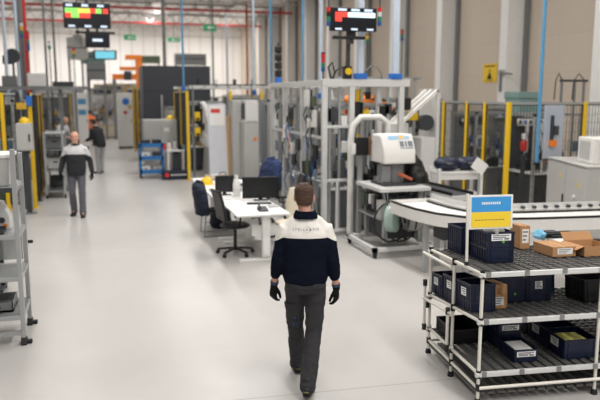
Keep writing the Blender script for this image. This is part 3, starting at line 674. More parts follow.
def office_chair(label, loc, rz, m=M_black, frame=M_black, seat_z=.47):
    r = T('office_chair', label, 'chair', loc, rz)
    b = MB(); b.ell((0, 0, seat_z), (.25, .24, .05), 18, 9); b.build('seat', m, r)
    k = MB(); k.prism_x([(-.24, seat_z+.1), (-.2, seat_z+.1), (-.225, seat_z+.35), (-.29, seat_z+.58), (-.33, seat_z+.58), (-.27, seat_z+.35)], -.22, .22); k.build('backrest', m, r, .02)
    MB().bar((0, -.1, seat_z-.03), (0, -.25, seat_z+.15), .05, .02).build('back_support', frame, r)
    MB().cyl((0, 0, .1), (0, 0, seat_z-.03), .028).build('gas_column', frame, r)
    for i in range(5):
        a = 2*PI*i/5+.3; e = (.29*math.cos(a), .29*math.sin(a)); l = MB(); l.bar((0, 0, .11), (e[0], e[1], .075), .045, .03); l = l.build('leg', frame, r, .006)
        MB().cyl((e[0]-.02*math.sin(a), e[1]+.02*math.cos(a), .03), (e[0]+.02*math.sin(a), e[1]-.02*math.cos(a), .03), .03).cyl((e[0], e[1], .03), (e[0], e[1], .08), .01).build('caster', M_rub, l)
    for s in (-1, 1): MB().box(s*.27-.03, s*.27+.03, -.1, .12, seat_z+.17, seat_z+.2).bar((s*.27, 0, seat_z+.17), (s*.2, 0, seat_z-.02), .025).build('armrest', frame, r, .006)
    return r
ch1 = office_chair('black swivel chair pushed under the nearest desk, on its aisle side', (1.98, 10.3, 0), -PI/2+.15)
ch3 = dup(ch1, (2.99, 10.98, 0), PI/2-.1, 'black swivel chair on the far side of the nearest desk, beside the monitor'); ch3.scale = (1, 1, 1.12)
# chair with blue jacket
ch4 = dup(ch1, (2.95, 12.85, 0), PI/2+.2, 'black swivel chair with a blue jacket hung over its backrest')
def jacket_on(label, loc, rz, m, w=.3, top=1.3, bot=.62, name='jacket'):
    r = T(name, label, 'jacket', loc, rz); b = MB()
    b.rings([(0, -.27, bot, w*.86, .1), (0, -.27, bot+.12, w*.98, .12), (0, -.28, (top+bot)/2, w*.98, .12), (0, -.3, top-.16, w*1.0, .13), (0, -.32, top-.04, w*.8, .11), (0, -.33, top, w*.45, .07)], 24)
    for s in (-1, 1): b.chain([(s*w*.8, -.28, top-.14), (s*(w*1.02), -.24, top-.4), (s*w*.92, -.2, bot+.05)], [.08, .07, .055], 12)
    link('shell', remesh(b, .012, 2, .014, 7), m, r)
    c = MB(); c.chain([(-.1, -.25, top-.01), (0, -.35, top+.03), (.1, -.25, top-.01)], [(.02, .035)]*3, 10); c.build('collar', m, r)
    return r
jacket_on('dark blue work jacket draped over the chair behind the desks', (2.95, 12.85, 0), PI/2+.2, M_jean, .36, 1.24)
c2 = T('visitor_chair', 'visitor chair with bent metal legs on the aisle side of the second desk', 'chair', (1.96, 11.95, 0), -PI/2)
b = MB(); b.ell((0, 0, .45), (.24, .24, .04), 16, 8); b.build('seat', M_black, c2); b = MB(); b.box(-.22, .22, -.27, -.23, .55, .88); b.build('backrest', M_black, c2, .02)
for s in (-1, 1): MB().tube([(s*.23, -.24, .86), (s*.23, -.22, .45), (s*.23, -.26, .012), (s*.23, .24, .012), (s*.23, .2, .44)], .012).build('leg', M_steel, c2)
jacket_on('black work jacket hung over the visitor chair by the second desk', (1.96, 11.95, 0), -PI/2, M_navy2, .26, .95, .38)
# cream shell chair just behind the walking man
p = G(290, 255); c5 = T('shell_chair', 'cream round-backed chair half hidden behind the walking man', 'chair', (2.88, 10.3, 0), PI*.75)
b = MB(); b.rings([(0, 0, .43, .2, .2), (0, 0, .46, .24, .24), (0, 0, .48, .23, .23)], 20); b.build('seat', mat('cream_shell', (226, 216, 196), .5), c5)
b = MB(); b.chain([(0, -.22, .5), (0, -.25, .72), (0, -.26, .98)], [(.2, .03), (.23, .035), (.15, .03)], 18); b.build('backrest', MATS['cream_shell'], c5)
for i in range(4): a = PI/4+i*PI/2; MB().bar((.15*math.cos(a), .15*math.sin(a), .43), (.24*math.cos(a), .24*math.sin(a), 0), .022).build('leg', M_steel, c5)
# things on the desks
def small(name, label, cat, loc, fn, rz=0, group=None):
    r = T(name, label, cat, loc, rz, group); fn(r); return r
small('desk_phone', 'dark desk phone at the front edge of the nearest desk', 'phone', (2.35, 9.95, .741), lambda r: (MB().prism_x([(-.09, 0), (.09, 0), (.09, .06), (-.09, .02)], -.07, .07).build('body', M_dgrey, r, .004), MB().chain([(-.05, -.06, .05), (-.05, 0, .075), (-.05, .06, .08)], .014, 8).build('handset', M_black, r)))
small('keyboard', 'black keyboard lying on the nearest desk in front of the monitor', 'keyboard', (2.45, 10.62, .741), lambda r: (MB().box(-.2, .2, -.06, .06, 0, .015).build('body', M_black, r, .004), MB().box(-.19, .19, -.05, .05, .015, .02).build('keys', M_dgrey, r)), -.1)
small('paper_sheet', 'white paper sheet on the nearest desk left of the keyboard', 'paper', (2.08, 10.55, .741), lambda r: MB().box(-.1, .1, -.14, .14, 0, .003).build('sheet', M_paper, r), .2)
small('document_stack', 'grey document stack on the nearest desk by its right edge', 'papers', (2.6, 10.3, .741), lambda r: MB().box(-.08, .08, -.11, .11, 0, .02).build('sheets', M_cab, r), -.15)
def bottle(label, loc, h=.24, r0=.04, m=M_white, cap=M_white, group=None):
    r = T('bottle', label, 'bottle', loc, 0, group); MB().chain([(0, 0, 0.0), (0, 0, h*.65), (0, 0, h*.8), (0, 0, h*.9)], [r0, r0, r0*.5, r0*.4], 14, caps=False).build('body', m, r); MB().cyl((0, 0, h*.9), (0, 0, h), r0*.45).build('cap', cap, r); return r
bottle('white spray bottle on the second desk beside the square monitor', (2.24, 11.45, .741), .38, .065)
bottle('short white bottle on the second desk behind the spray bottle', (2.5, 11.95, .741), .22, .045)
small('printer', 'white printer on the second desk behind the bottles', 'printer', (2.38, 12.4, .741), lambda r: (MB().box(-.17, .17, -.2, .2, 0, .17).build('body', M_desk, r, .02), MB().box(-.14, .14, -.26, -.1, .05, .06).build('paper_tray', M_cab, r), MB().box(-.12, .12, -.204, -.199, .09, .13).build('output_slot', M_dgrey, r)))
small('paper_stack', 'stack of white paper on the second desk behind the square monitor', 'papers', (2.0, 12.2, .741), lambda r: MB().box(-.1, .1, -.14, .14, 0, .06).build('sheets', M_paper, r), .1)
def helmet(label, loc, m, rz=0):
    r = T('safety_helmet', label, 'helmet', loc, rz); b = MB(); b.rings([(0, 0, 0, .12, .145), (0, 0, .05, .118, .14), (0, 0, .1, .1, .118), (0, 0, .135, .06, .075), (0, 0, .148, .015, .02)], 20); b.build('shell', m, r); MB().rings([(0, .03, 0, .135, .17), (0, .03, .008, .132, .167)], 20).build('brim', m, r); MB().box(-.012, .012, -.1, .1, .135, .15).build('ridge', m, r, .004); return r
helmet('yellow safety helmet on the farthest desk of the row', (2.0, 13.3, .741), M_yel)
small('tool_bag', 'black tool bag on the farthest desk beside the yellow helmet', 'bag', (2.3, 13.2, .741), lambda r: (MB().box(-.13, .13, -.1, .1, 0, .17).build('body', M_black, r, .03), MB().tube([(-.08, 0, .16), (-.05, 0, .24), (.05, 0, .24), (.08, 0, .16)], .01).build('handle', M_dgrey, r)))
small('paper_stack', 'white paper stack at the near end of the farthest desk', 'papers', (2.02, 13.75, .741), lambda r: MB().box(-.1, .1, -.14, .14, 0, .05).build('sheets', M_paper, r), -.2)
small('part_tray', 'beige part tray at the far end of the farthest desk', 'tray', (2.3, 14.05, .741), lambda r: (MB().box(-.2, .2, -.15, .15, 0, .02).box(-.2, .2, -.15, -.14, 0, .09).box(-.2, .2, .14, .15, 0, .09).box(-.2, -.19, -.15, .15, 0, .09).box(.19, .2, -.15, .15, 0, .09).build('body', mat('beige_plastic', (200, 184, 160), .5), r), MB().ell((0, 0, .06), (.13, .09, .05)).build('part', M_cab, r)))
small('waste_bag', 'dark waste bag on the floor under the second desk', 'bag', (2.12, 12.55, 0), lambda r: link('sack', remesh((lambda b: (b.rings([(0, 0, 0.0, .15, .15), (0, 0, .1, .19, .2), (0, 0, .3, .17, .18), (0, 0, .42, .07, .07), (0, 0, .48, .09, .09)], 20), b)[1])(MB()), .012, 2, .015, 12), M_navy2, r))
# ---------------------------------------------------------------- generic factory builders
def fence(label, pts, z1, posts=None, pm=M_yel, z0=.12, pw=.08, rail=True, name='safety_fence', mesh=True, skip=()):
    """run of posts (x,y) with wire panels between them"""
    o = Vector((pts[0][0], pts[0][1], 0)); r = T(name, label, 'fence', o); L = [Vector((x, y, 0))-o for x, y in pts]
    for ip, p in enumerate(L):
        pm = posts[ip] if posts else pm
        MB().box(p.x-pw/2, p.x+pw/2, p.y-pw/2, p.y+pw/2, .008, z1).build('post', pm, r, .006); MB().box(p.x-pw, p.x+pw, p.y-pw, p.y+pw, 0, .012).build('foot_plate', pm, r)
    for i in range(len(L)-1):
        if i in skip: continue
        a, b_ = L[i], L[i+1]; t = (b_-a).normalized(); a2 = a+t*(pw/2+.01); b2 = b_-t*(pw/2+.01); w_ = (b2-a2).length; m = MB(); n = max(3, int(w_/.07))
        for k in range(n+1):
            p = a2.lerp(b2, k/n); m.bar(p+Vector((0, 0, z0)), p+Vector((0, 0, z1-.06)), .022 if k in (0, n) else .007)
        nz = 12
        for k in range(nz+1):
            z = z0+(z1-.06-z0)*k/nz; m.bar(a2+Vector((0, 0, z)), b2+Vector((0, 0, z)), .022 if k in (0, nz) else .006)
        m.build('mesh_panel', M_wire, r, smooth=False)
        if rail: MB().bar(a2+Vector((0, 0, z1-.025)), b2+Vector((0, 0, z1-.025)), .05, .05).build('top_rail', M_alu, r)
    return r
def cabinet(label, loc, w, d, h, rz=0, m=M_cab, doors=1, top=None, name='control_cabinet', plinth=True, extras=()):
    """w along x, d along y, doors on the -y face; loc = base centre"""
    r = T(name, label, 'cabinet', loc, rz); zp = .1 if plinth else 0
    MB().box(-w/2, w/2, -d/2, d/2, zp, h).build('body', m, r, .01)
    if plinth: MB().box(-w/2+.02, w/2-.02, -d/2+.02, d/2-.02, 0, zp).build('plinth', M_dgrey, r)
    dw = w/doors
    for i in range(doors):
        dr = MB().box(-w/2+i*dw+.015, -w/2+(i+1)*dw-.015, -d/2-.02, -d/2, zp+.03, h-.03).build('door', m, r, .006)
        MB().box(-w/2+(i+1)*dw-.07, -w/2+(i+1)*dw-.045, -d/2-.045, -d/2-.018, h*.5-.08, h*.5+.08).build('handle', M_black, dr, .004)
    for kind, x, z, s, mm in extras:      # things on the door face
        if kind == 'button': MB().cyl((x, -d/2-.05, z), (x, -d/2-.015, z), s, 16).build('button', mm, r)
        elif kind == 'plate': MB().box(x-s, x+s, -d/2-.026, -d/2-.018, z-s*.7, z+s*.7).build('name_plate', mm, r)
        elif kind == 'warning': MB().prism_y([(x-s, z-s*.8), (x+s, z-s*.8), (x, z+s)], -d/2-.025, -d/2-.018).build('warning_triangle', mm, r)
        elif kind == 'grille':
            g = MB()
            for q in range(6): g.box(x-s, x+s, -d/2-.028, -d/2-.016, z-.09+.035*q, z-.075+.035*q)
            g.build('vent_grille', mm, r)
    if top is not None: MB().box(-w/2-.015, w/2+.015, -d/2-.03, d/2+.015, h, h+.025).build('top_plate', top, r, .004)
    return r
def signal_tower(label, loc, cols, rz=0, h=.25, group=None, s=1.0):
    r = T('signal_tower', label, 'signal light', loc, rz, group); MB().cyl((0, 0, 0), (0, 0, h), .012*s).build('pole', M_dgrey, r); z = h
    for c in cols: MB().cyl((0, 0, z), (0, 0, z+.075*s), .034*s).build('lamp_segment', c, r); z += .077*s
    MB().cyl((0, 0, z), (0, 0, z+.02*s), .034*s).build('cap', M_black, r); return r
M_sred = mat('lens_red', (200, 44, 40), .3); M_samb = mat('lens_amber', (232, 170, 40), .3); M_sgrn = mat('lens_green', (40, 130, 100), .3); M_sblu = mat('lens_blue', (40, 80, 150), .3); M_swht = mat('lens_clear', (220, 222, 220), .3)
def machine(label, loc, w, d, h, seed, rz=0, m=M_cab, frame=M_alu, acc=None, base=.8, name='assembly_machine', screen=True, dens=1.0, guard=False, back=None):
    rnd = random.Random(seed); r = T(name, label, 'machine', loc, rz); acc = acc or [M_dgrey, M_teal, M_white, M_steel, M_olive]
    MB().box(-w/2+.05, w/2-.05, -d/2+.05, d/2-.05, .08, base-.03).build('base_cabinet', m, r, .008)
    MB().box(-w/2, w/2, -d/2, d/2, base-.03, base).build('table_plate', M_alu2, r, .004)
    for x in (-w/2+.08, 0, w/2-.36):
        if x == 0: continue
        dr = MB().box(x+.01, x+w*.3, -d/2+.03, -d/2+.05, .16, base-.1).build('door', m, r, .004); MB().box(x+.04, x+.06, -d/2+.01, -d/2+.03, base*.5-.06, base*.5+.06).build('handle', M_black, dr)
    for x in (-w/2+.03, w/2-.03):
        for y in (-d/2+.03, d/2-.03): MB().box(x-.03, x+.03, y-.03, y+.03, 0, h).build('post', frame, r, .004)
    t = MB(); t.box(-w/2, w/2, -d/2, -d/2+.06, h-.06, h+.0); t.box(-w/2, w/2, d/2-.06, d/2, h-.06, h); t.box(-w/2, -w/2+.06, -d/2, d/2, h-.06, h); t.box(w/2-.06, w/2, -d/2, d/2, h-.06, h); t.build('top_frame', frame, r)
    zb = base; n = int((3+w*2.2)*dens)
    for i in range(n):
        x = -w/2+.15+(w-.3)*(i+.5)/n; y = rnd.uniform(-d/2+.18, d/2-.18); hh = rnd.uniform(.35, max(.4, h-base-.15)); ww = rnd.uniform(.05, .11)
        MB().box(x-ww/2, x+ww/2, y, y+ww, zb, zb+hh).build('slide_column', rnd.choice([M_alu, M_alu2, M_grey, M_steel]), r, .003)
        cz = zb+rnd.uniform(.2, .9)*hh; c = MB().box(x-ww, x+ww, y-.09, y, cz-.06, cz+.08).build('carriage', rnd.choice(acc), r, .005)
        MB().cyl((x, y-.06, cz+.08), (x, y-.06, min(cz+.08+rnd.uniform(.1, .3), h)), .025).build('actuator', rnd.choice([M_steel, M_alu2, M_black]), c)
        MB().cyl((x, y-.06, cz-.06), (x, y-.06, cz-.16), .012).build('gripper_rod', M_steel, c)
        if rnd.random() < .7:
            b = MB(); p0 = Vector((x, y+ww, zb+hh*.9)); p1 = Vector((x+rnd.uniform(-.3, .3), y-.1, zb+hh*.3)); pts = [p0.lerp(p1, k/7)+Vector((0, -.12*math.sin(PI*k/7), -.1*math.sin(PI*k/7))) for k in range(8)]; b.tube(pts, .012, 6); b.build('hose', rnd.choice([M_black, M_black, M_dblue, M_org]), r)
    for i in range(int(3*dens)):
        x = rnd.uniform(-w/2+.15, w/2-.15); y = rnd.uniform(-d/2+.05, d/2-.15); q = MB(); sx_ = rnd.uniform(.06, .16); sz_ = rnd.uniform(.06, .2); q.box(x-sx_, x+sx_, y-.06, y+.08, zb, zb+sz_); q.cyl((x, y, zb+sz_), (x, y, zb+sz_+.05), sx_*.5); q.build('fixture', rnd.choice(acc), r, .005)
    z = h-.2; vb = MB().box(-w*.3, w*.3, d/2-.14, d/2-.07, z-.1, z+.06).build('valve_bank', rnd.choice([M_white, M_dgrey]), r, .004)
    for k in range(5): MB().box(-w*.28+w*.56*k/5, -w*.28+w*.56*k/5+.06, d/2-.16, d/2-.139, z-.06, z+.02).build('valve', rnd.choice(acc+[M_dblue]), vb)
    MB().box(-w/2+.06, w/2-.06, 0, .09, h-.13, h-.05).build('cable_duct', rnd.choice([M_grey, M_cab, M_alu]), r)
    if screen:
        sx_ = rnd.choice([-1, 1])*w*.36; s_ = MB().box(sx_-.16, sx_+.16, -d/2-.09, -d/2-.04, 1.25, 1.52).build('control_panel', M_cab, r, .008); MB().box(sx_-.13, sx_+.13, -d/2-.093, -d/2-.088, 1.28, 1.49).build('screen', mat('panel_screen', (70, 88, 104), .3, emit=.15), s_)
        MB().box(sx_-.025, sx_+.025, -d/2-.05, -d/2+.05, 1.35, 1.4).build('panel_bracket', M_alu, r)
    if back: MB().box(-w/2+.06, w/2-.06, d/2-.05, d/2-.03, base, h-.07).build('back_panel', back, r)
    if guard: MB().box(-w/2+.06, w/2-.06, -d/2+.01, -d/2+.018, base+.02, h-.07).build('guard_pane', mat('guard_pane', (190, 200, 200), .1, alpha=.18), r)
    return r
def robot(label, loc, rz, m, s=1.0, a1=.5, a2=-.6, a3=.9, grip=M_dgrey, pedestal=.4):
    r = T('robot', label, 'robot', loc, rz)
    MB().rings([(0, 0, 0, .22*s, .22*s), (0, 0, pedestal*.9, .17*s, .17*s), (0, 0, pedestal, .2*s, .2*s)], 20).build('pedestal', M_dgrey if m is not M_white else M_cab, r)
    z = pedestal; MB().rings([(0, 0, z, .19*s, .19*s), (0, 0, z+.15*s, .2*s, .19*s), (0, .02, z+.3*s, .15*s, .16*s), (0, .03, z+.36*s, .08*s, .1*s)], 20).build('turret', m, r)
    p0 = Vector((0, .05*s, z+.26*s)); d1 = Vector((0, math.sin(a1), math.cos(a1))); p1 = p0+d1*.6*s
    b = MB(); b.chain([p0, p0+d1*.3*s, p1], [(.12*s, .15*s), (.1*s, .13*s), (.11*s, .13*s)], 14); b.cyl(p0+Vector((-.16*s, 0, 0)), p0+Vector((.16*s, 0, 0)), .12*s); b.build('upper_arm', m, r)
    d2 = Vector((0, math.sin(a1+a3), math.cos(a1+a3))); p2 = p1+d2*.55*s
    b = MB(); b.chain([p1-d2*.12*s, p1, p1+d2*.3*s, p2], [(.09*s, .1*s), (.11*s, .12*s), (.1*s, .1*s), (.08*s, .08*s)], 14); b.cyl(p1+Vector((-.15*s, 0, 0)), p1+Vector((.15*s, 0, 0)), .11*s); b.build('forearm', m, r)
    d3 = Vector((0, math.sin(a1+a3-a2), math.cos(a1+a3-a2))); p3 = p2+d3*.2*s
    wv = MB().chain([p2, p3], [.065*s, .055*s], 12).build('wrist', m, r)
    g = MB(); g.cyl(p3, p3+d3*.05*s, .07*s); g.bar(p3+d3*.05*s+Vector((.05*s, 0, 0)), p3+d3*.2*s+Vector((.05*s, 0, 0)), .03*s); g.bar(p3+d3*.05*s-Vector((.05*s, 0, 0)), p3+d3*.2*s-Vector((.05*s, 0, 0)), .03*s); g.build('gripper', grip, r)
    MB().tube([p0+Vector((.13*s, -.1*s, .05)), p0.lerp(p1, .5)+Vector((.14*s, -.16*s, 0)), p1+Vector((.12*s, -.15*s, .05)), p1.lerp(p2, .6)+Vector((.1*s, 0, .1*s)), p2+Vector((.05*s, 0, .08*s))], .022*s).build('cable_loom', M_black, r)
    return r
# ---------------------------------------------------------------- aluminium portal frame, centre right
fr = T('portal_frame', 'tall aluminium profile portal frame around the assembly machines, centre right', 'frame', (3.76, 11.2, 0))
def fpost(x, y, z1=2.66, w_=.09): MB().box(x-w_/2, x+w_/2, y-w_/2, y+w_/2, .02, z1).build('post', M_alu2, fr, .004); MB().box(x-.07, x+.07, y-.07, y+.07, 0, .02).build('foot_plate', M_steel, fr)
FP = [(0, 0), (.5, 0), (1.45, 0), (0, 1.3), (0, 2.6), (0, 3.7), (1.45, 1.9), (1.45, 3.7)]
FP[6] = (1.45, 1.0)
for x, y in FP: fpost(x, y)
def fbeam(x0, x1, y0, y1, z, h=.1, w_=.09):
    b = MB(); b.bar((x0, y0, z), (x1, y1, z), w_, h); b.build('beam', M_alu2, fr, .004)
fbeam(-.045, 1.6, 0, 0, 2.71, .13); fbeam(0, 0, .05, 3.75, 2.71, .1); fbeam(1.45, 1.45, .05, 3.75, 2.71, .1); fbeam(0, 1.45, 3.7, 3.7, 2.71, .1); fbeam(0, 1.45, 1.0, 1.0, 2.71, .1)
for z in (.1, 1.0): fbeam(.05, .45, 0, 0, z, .05, .05)
fbeam(.2, .2, 0, .02, 1.0, .05, .05); MB().box(.22, .26, -.02, .02, .12, .98).build('post', M_alu2, fr); fbeam(.05, .45, 0, 0, 1.95, .05, .05)
for z in (.1, .95, 1.75):
    for a, b_ in ((.05, 1.25), (1.35, 2.55), (2.65, 3.65)): fbeam(0, 0, a, b_, z, .05, .05)
for a, b_ in ((.05, 1.25), (1.35, 2.55)): MB().box(-.004, .004, a+.02, b_-.02, 1.0, 1.72).build('clear_pane', mat('clear_pane', (200, 208, 208), .08, alpha=.15), fr)
MB().box(.1, .16, 1.2, 1.26, .02, 2.6).build('cable_riser', M_dgrey, fr)
rnd_ = random.Random(17)
for k in range(26):
    y = .2+3.3*rnd_.random(); z = .25+2.2*rnd_.random(); s_ = .05+.07*rnd_.random(); m_ = rnd_.choice([M_black, M_white, M_olive, M_black, M_dgrey, M_white, M_steel]); dbx = MB().box(-.1, -.048, y-s_, y+s_, z-s_*1.3, z+s_*1.3).build('device_box', m_, fr, .008)
    MB().tube([(-.075, y, z-s_*1.3), (-.12, y+.06, z-s_*1.3-.15), (-.07, y+.1*rnd_.uniform(-1, 1), z-s_-.4)], .011, 6).build('lead', rnd_.choice([M_black, M_black, M_white, M_dblue]), dbx)
for k in range(12):
    x = .08+1.25*rnd_.random(); z = 1.1+1.4*rnd_.random(); s_ = .04+.06*rnd_.random(); MB().box(x-s_, x+s_, .05, .11, z-s_*1.4, z+s_*1.4).build('device_box', rnd_.choice([M_black, M_white, M_dgrey, M_white, M_teal]), fr, .006)
for x in (.12, .3, .72, 1.0, 1.22): MB().box(x-.02, x+.02, .05, .09, .1, 2.64).build('mullion', M_alu, fr)
for y in (.45, .9, 1.7, 2.15, 3.1): MB().box(-.02, .02, y-.02, y+.02, .1, 2.64).build('mullion', M_alu, fr)
machine('grey assembly machine with slide columns inside the front of the portal frame', (4.5, 12.05, 0), 1.15, 1.15, 2.35, 3, rz=-PI/2, m=M_grey, acc=[M_black, M_white, M_olive, M_dgrey, M_white], dens=3.2)
machine('assembly machine at the back of the portal frame, behind its left posts', (4.35, 14.05, 0), 1.5, .95, 2.4, 8, rz=-PI/2, m=M_cab, acc=[M_olive, M_white, M_teal, M_black], dens=3.2, back=M_olive)
p = AY(268, 130, 15.8); machine('narrow pale machine standing left of the portal frame behind the chairs', (4.25, 16.0, 0), .9, 1.0, 2.4, 21, m=M_cab, acc=[M_white, M_dgrey, M_dblue], dens=2, back=M_grey)
# things on the frame top
for i, (x, lab) in enumerate(((358, 'pale blue power duct dropping to the frame beam, left of its pair'), (394, 'pale blue power duct dropping to the right end of the frame beam'))):
    q = AY(x, 78, 11.3 if i == 0 else 11.25); d_ = T('power_duct', lab, 'duct', (q.x, 11.2 if i == 0 else 11.2, 2.775)); MB().box(-.048, .048, -.04, .04, .1, CEIL-2.775-.0).build('duct', M_pipe2, d_); MB().box(-.11, .11, -.06, .06, 0, .1).build('socket_box', M_dblue, d_, .006)
sgt = signal_tower('signal tower with red and teal lamps on the frame beam under the wall screen', AY(323, 77, 11.2)+Vector((0, 0, 0)), [M_sblu, M_sgrn, M_sred, M_sred], h=.12)
sgt.location = (AY(323, 78, 11.2).x, 11.2, 2.776)
kn = T('cable_loop', 'black cable loops rising from the frame beam beside the signal tower', 'cable', (AY(331, 78, 11.2).x, 11.2, 2.776))
MB().tube([(0, 0, 0), (-.05, 0, .2), (.02, .0, .28), (.07, 0, .1), (.03, 0, 0)], .018).tube([(.02, 0, 0), (.1, 0, .15), (.3, 0, .24), (.36, 0, .1), (.36, 0, 0)], .012).build('cable', M_black, kn)
yb = T('yellow_beacon_box', 'black and yellow lamp box on the frame beam under the wall screen', 'lamp', (AY(347, 78, 11.2).x, 11.2, 2.776)); MB().box(-.07, .07, -.06, .06, 0, .22).build('body', M_black, yb, .01); MB().cyl((0, -.08, .13), (0, -.06, .13), .06).build('lens', M_yel, yb); MB().cyl((0, 0, .22), (0, 0, .3), .03).build('cap', M_dgrey, yb)
ar = T('hose_arch', 'thin hose arch on the frame beam right of the yellow lamp', 'hose', (AY(373, 78, 11.2).x, 11.2, 2.776)); MB().tube([(.18*math.cos(PI-PI*k/10), 0, .22*math.sin(PI*k/10)) for k in range(11)], .014).build('hose', M_grey, ar)
# black lamp column on the left of the frame
q = AY(292, 77, 14.0); lc = T('lamp_column', 'tall black lamp column with blue base behind the left end of the frame beam', 'signal light', (3.76, 14.35, 2.76)); MB().box(-.06, .06, -.05, .05, 0, .12).build('base', M_dblue, lc, .006)
for k in range(4): MB().box(-.07, .07, -.06, .06, .13+.17*k, .27+.17*k).build('lamp_block', M_black, lc, .02)
MB().cyl((0, 0, .1), (0, 0, .85), .02).build('pole', M_dgrey, lc)
# orange robots
q = AY(374, 103, 12.7); robot('orange robot arm hanging over the machine inside the portal frame', (4.93, 12.92, 1.5), -PI/2, M_org, .85, .5, -.6, 1.2, pedestal=.2)
pd = T('robot_pedestal', 'grey pedestal column carrying the orange robot in the portal frame', 'pedestal', (4.93, 12.92, 0)); MB().box(-.15, .15, -.15, .15, 0, 1.48).build('column', M_grey, pd, .01); MB().box(-.2, .2, -.2, .2, 1.48, 1.499).build('plate', M_steel, pd)
q2 = AY(391, 100, 13.4); robot('second orange robot arm behind the first, right side of the frame', (5.04, 13.7, 1.5), -PI/2+.3, M_org, .85, .3, -.5, 1.1, pedestal=.2)
pd2 = T('robot_pedestal', 'grey pedestal column carrying the rear orange robot', 'pedestal', (5.04, 13.7, 0)); MB().box(-.13, .13, -.13, .13, 0, 1.48).build('column', M_grey, pd2, .01); MB().box(-.18, .18, -.18, .18, 1.48, 1.499).build('plate', M_steel, pd2)
# yellow upright and dark tool box beside it
q = AY(354, 110, 11.6); yu = T('yellow_upright', 'short yellow upright plate fixed to the machine behind the frame post', 'bracket', (q.x, 11.38, 0)); MB().box(-.05, .05, -.04, .04, 0, 2.6).build('column', M_alu, yu); MB().box(-.07, .06, -.07, -.04, 2.1, 2.6).build('upper_plate', M_yel, yu); MB().box(.0, .18, -.07, -.04, 2.12, 2.24).build('side_plate', M_yel, yu); MB().box(-.05, .05, -.07, -.04, 1.55, 1.8).build('lower_plate', M_yel, yu)
# ---------------------------------------------------------------- test station with white head
TS = Vector((4.58, 10.0, 0)); ts = T('test_station', 'test station with white instrument head and cable loops on a wheeled frame', 'machine', TS)
b = MB(); b.box(-.62, .5, -.62, -.55, .1, .16); b.box(-.62, .5, .5, .57, .1, .16); b.box(-.62, -.55, -.62, .57, .1, .16); b.box(.43, .5, -.62, .57, .1, .16); b.build('base_frame', M_alu2, ts)
for x in (-.58, .46):
    for y in (-.58, .53):
        c = MB(); c.cyl((x-.018, y, .045), (x+.018, y, .045), .045, 16); c.box(x-.03, x+.03, y-.025, y+.025, .05, .1); c.build('caster', M_rub, ts)
for x, y in ((-.3, -.3), (.3, -.3), (-.3, .45), (.3, .45)): MB().box(x-.035, x+.035, y-.035, y+.035, .16, 1.0).build('leg', M_alu, ts, .003)
MB().box(-.45, .42, -.45, .6, 1.0, 1.06).build('table_plate', M_alu2, ts, .006)
MB().box(-.28, .28, -.2, .4, .2, .9).build('inner_cabinet', M_dgrey, ts, .01); MB().box(-.42, .4, -.42, .55, .55, .58).build('lower_shelf', M_alu, ts)
for x in (-.36, -.1, .2): MB().box(x-.07, x+.07, -.4, -.25, .58, .58+.14+abs(x)*.4).build('valve_block', M_steel if x > 0 else M_cab, ts, .006)
for k in range(4): MB().tube([(-.3+.2*k, -.3, 1.0), (-.36+.2*k, -.52, .8), (-.26+.2*k, -.48, .6), (-.2+.2*k, -.3, .62)], .012, 6).build('hose', [M_black, M_dgrey, M_black, M_steel][k], ts)
MB().box(.39, .41, -.3, .4, .2, .95).build('side_panel', M_cab, ts)
for k in range(5): MB().box(-.4, -.3, -.2+.14*k, -.12+.14*k, .62+.06*(k % 3), .9).build('valve_block', [M_black, M_steel, M_white, M_dgrey, M_olive][k], ts, .006)
MB().chain([(-.3, -.44, .6), (-.2, -.53, .6)], [.23, .22], 24, caps=False).build('reel_disc', M_glass, ts)
MB().box(-.1, -.02, -.5, -.4, .5, .72).build('motor', M_black, ts, .01); MB().box(.05, .3, -.4, -.2, .35, .75).build('pump_box', M_cab, ts, .01)
for k, (cx_, cz, rr) in enumerate(((-.28, .55, .3), (-.12, .5, .26), (.1, .62, .22))):
    MB().tube([(cx_+rr*math.cos(a*PI/9), -.52-.01*k, cz+rr*1.05*math.sin(a*PI/9)) for a in range(-2, 17)], .014, 8).build('cable_loop', M_black if k != 2 else M_grey, ts)
MB().box(-.3, .3, -.2, .32, 1.06, 1.1).build('turntable', M_dgrey, ts, .01); MB().cyl((0, .05, 1.1), (0, .05, 1.42), .16, 20).build('spindle', M_grey, ts); MB().box(-.28, -.12, -.1, .1, 1.1, 1.38).build('fixture', M_steel, ts, .01)
MB().chain([(-.02, -.2, 1.25), (.16, -.26, 1.17)], [.03, .025], 10).build('copper_tool', mat('copper', (176, 92, 64), .4, .3), ts)
hd = MB(); hd.prism_x([(-.26, 1.42), (.28, 1.42), (.28, 1.88), (-.1, 1.88), (-.24, 1.64)], -.31, .24); hd = hd.build('instrument_head', M_white, ts, .03)
b = MB(); b.add([(-.2, -.228, 1.68), (-.02, -.228, 1.68), (-.02, -.12, 1.86), (-.2, -.12, 1.86)], [(0, 1, 2, 3)])
def face(x0, x1, a, b_, off=.004):                # a quad on the sloping front of the head
    def P_(x, t): return (x, -.24+.14*t-off*.86, 1.64+.24*t+off*.5)
    return MB().add([P_(x0, a), P_(x1, a), P_(x1, b_), P_(x0, b_), *(Vector(P_(x, t))+Vector((0, .004, -.002)) for x, t in ((x0, a), (x1, a), (x1, b_), (x0, b_)))], [(0,1,2,3),(7,6,5,4),(0,4,5,1),(1,5,6,2),(2,6,7,3),(3,7,4,0)])
face(-.2, .16, .66, .9).build('blue_stripe', mat('pale_blue_print', (150, 196, 224), .5), hd); face(-.02, .08, .7, .92, .006).build('orange_stripe', mat('pale_orange_print', (240, 190, 120), .5), hd)
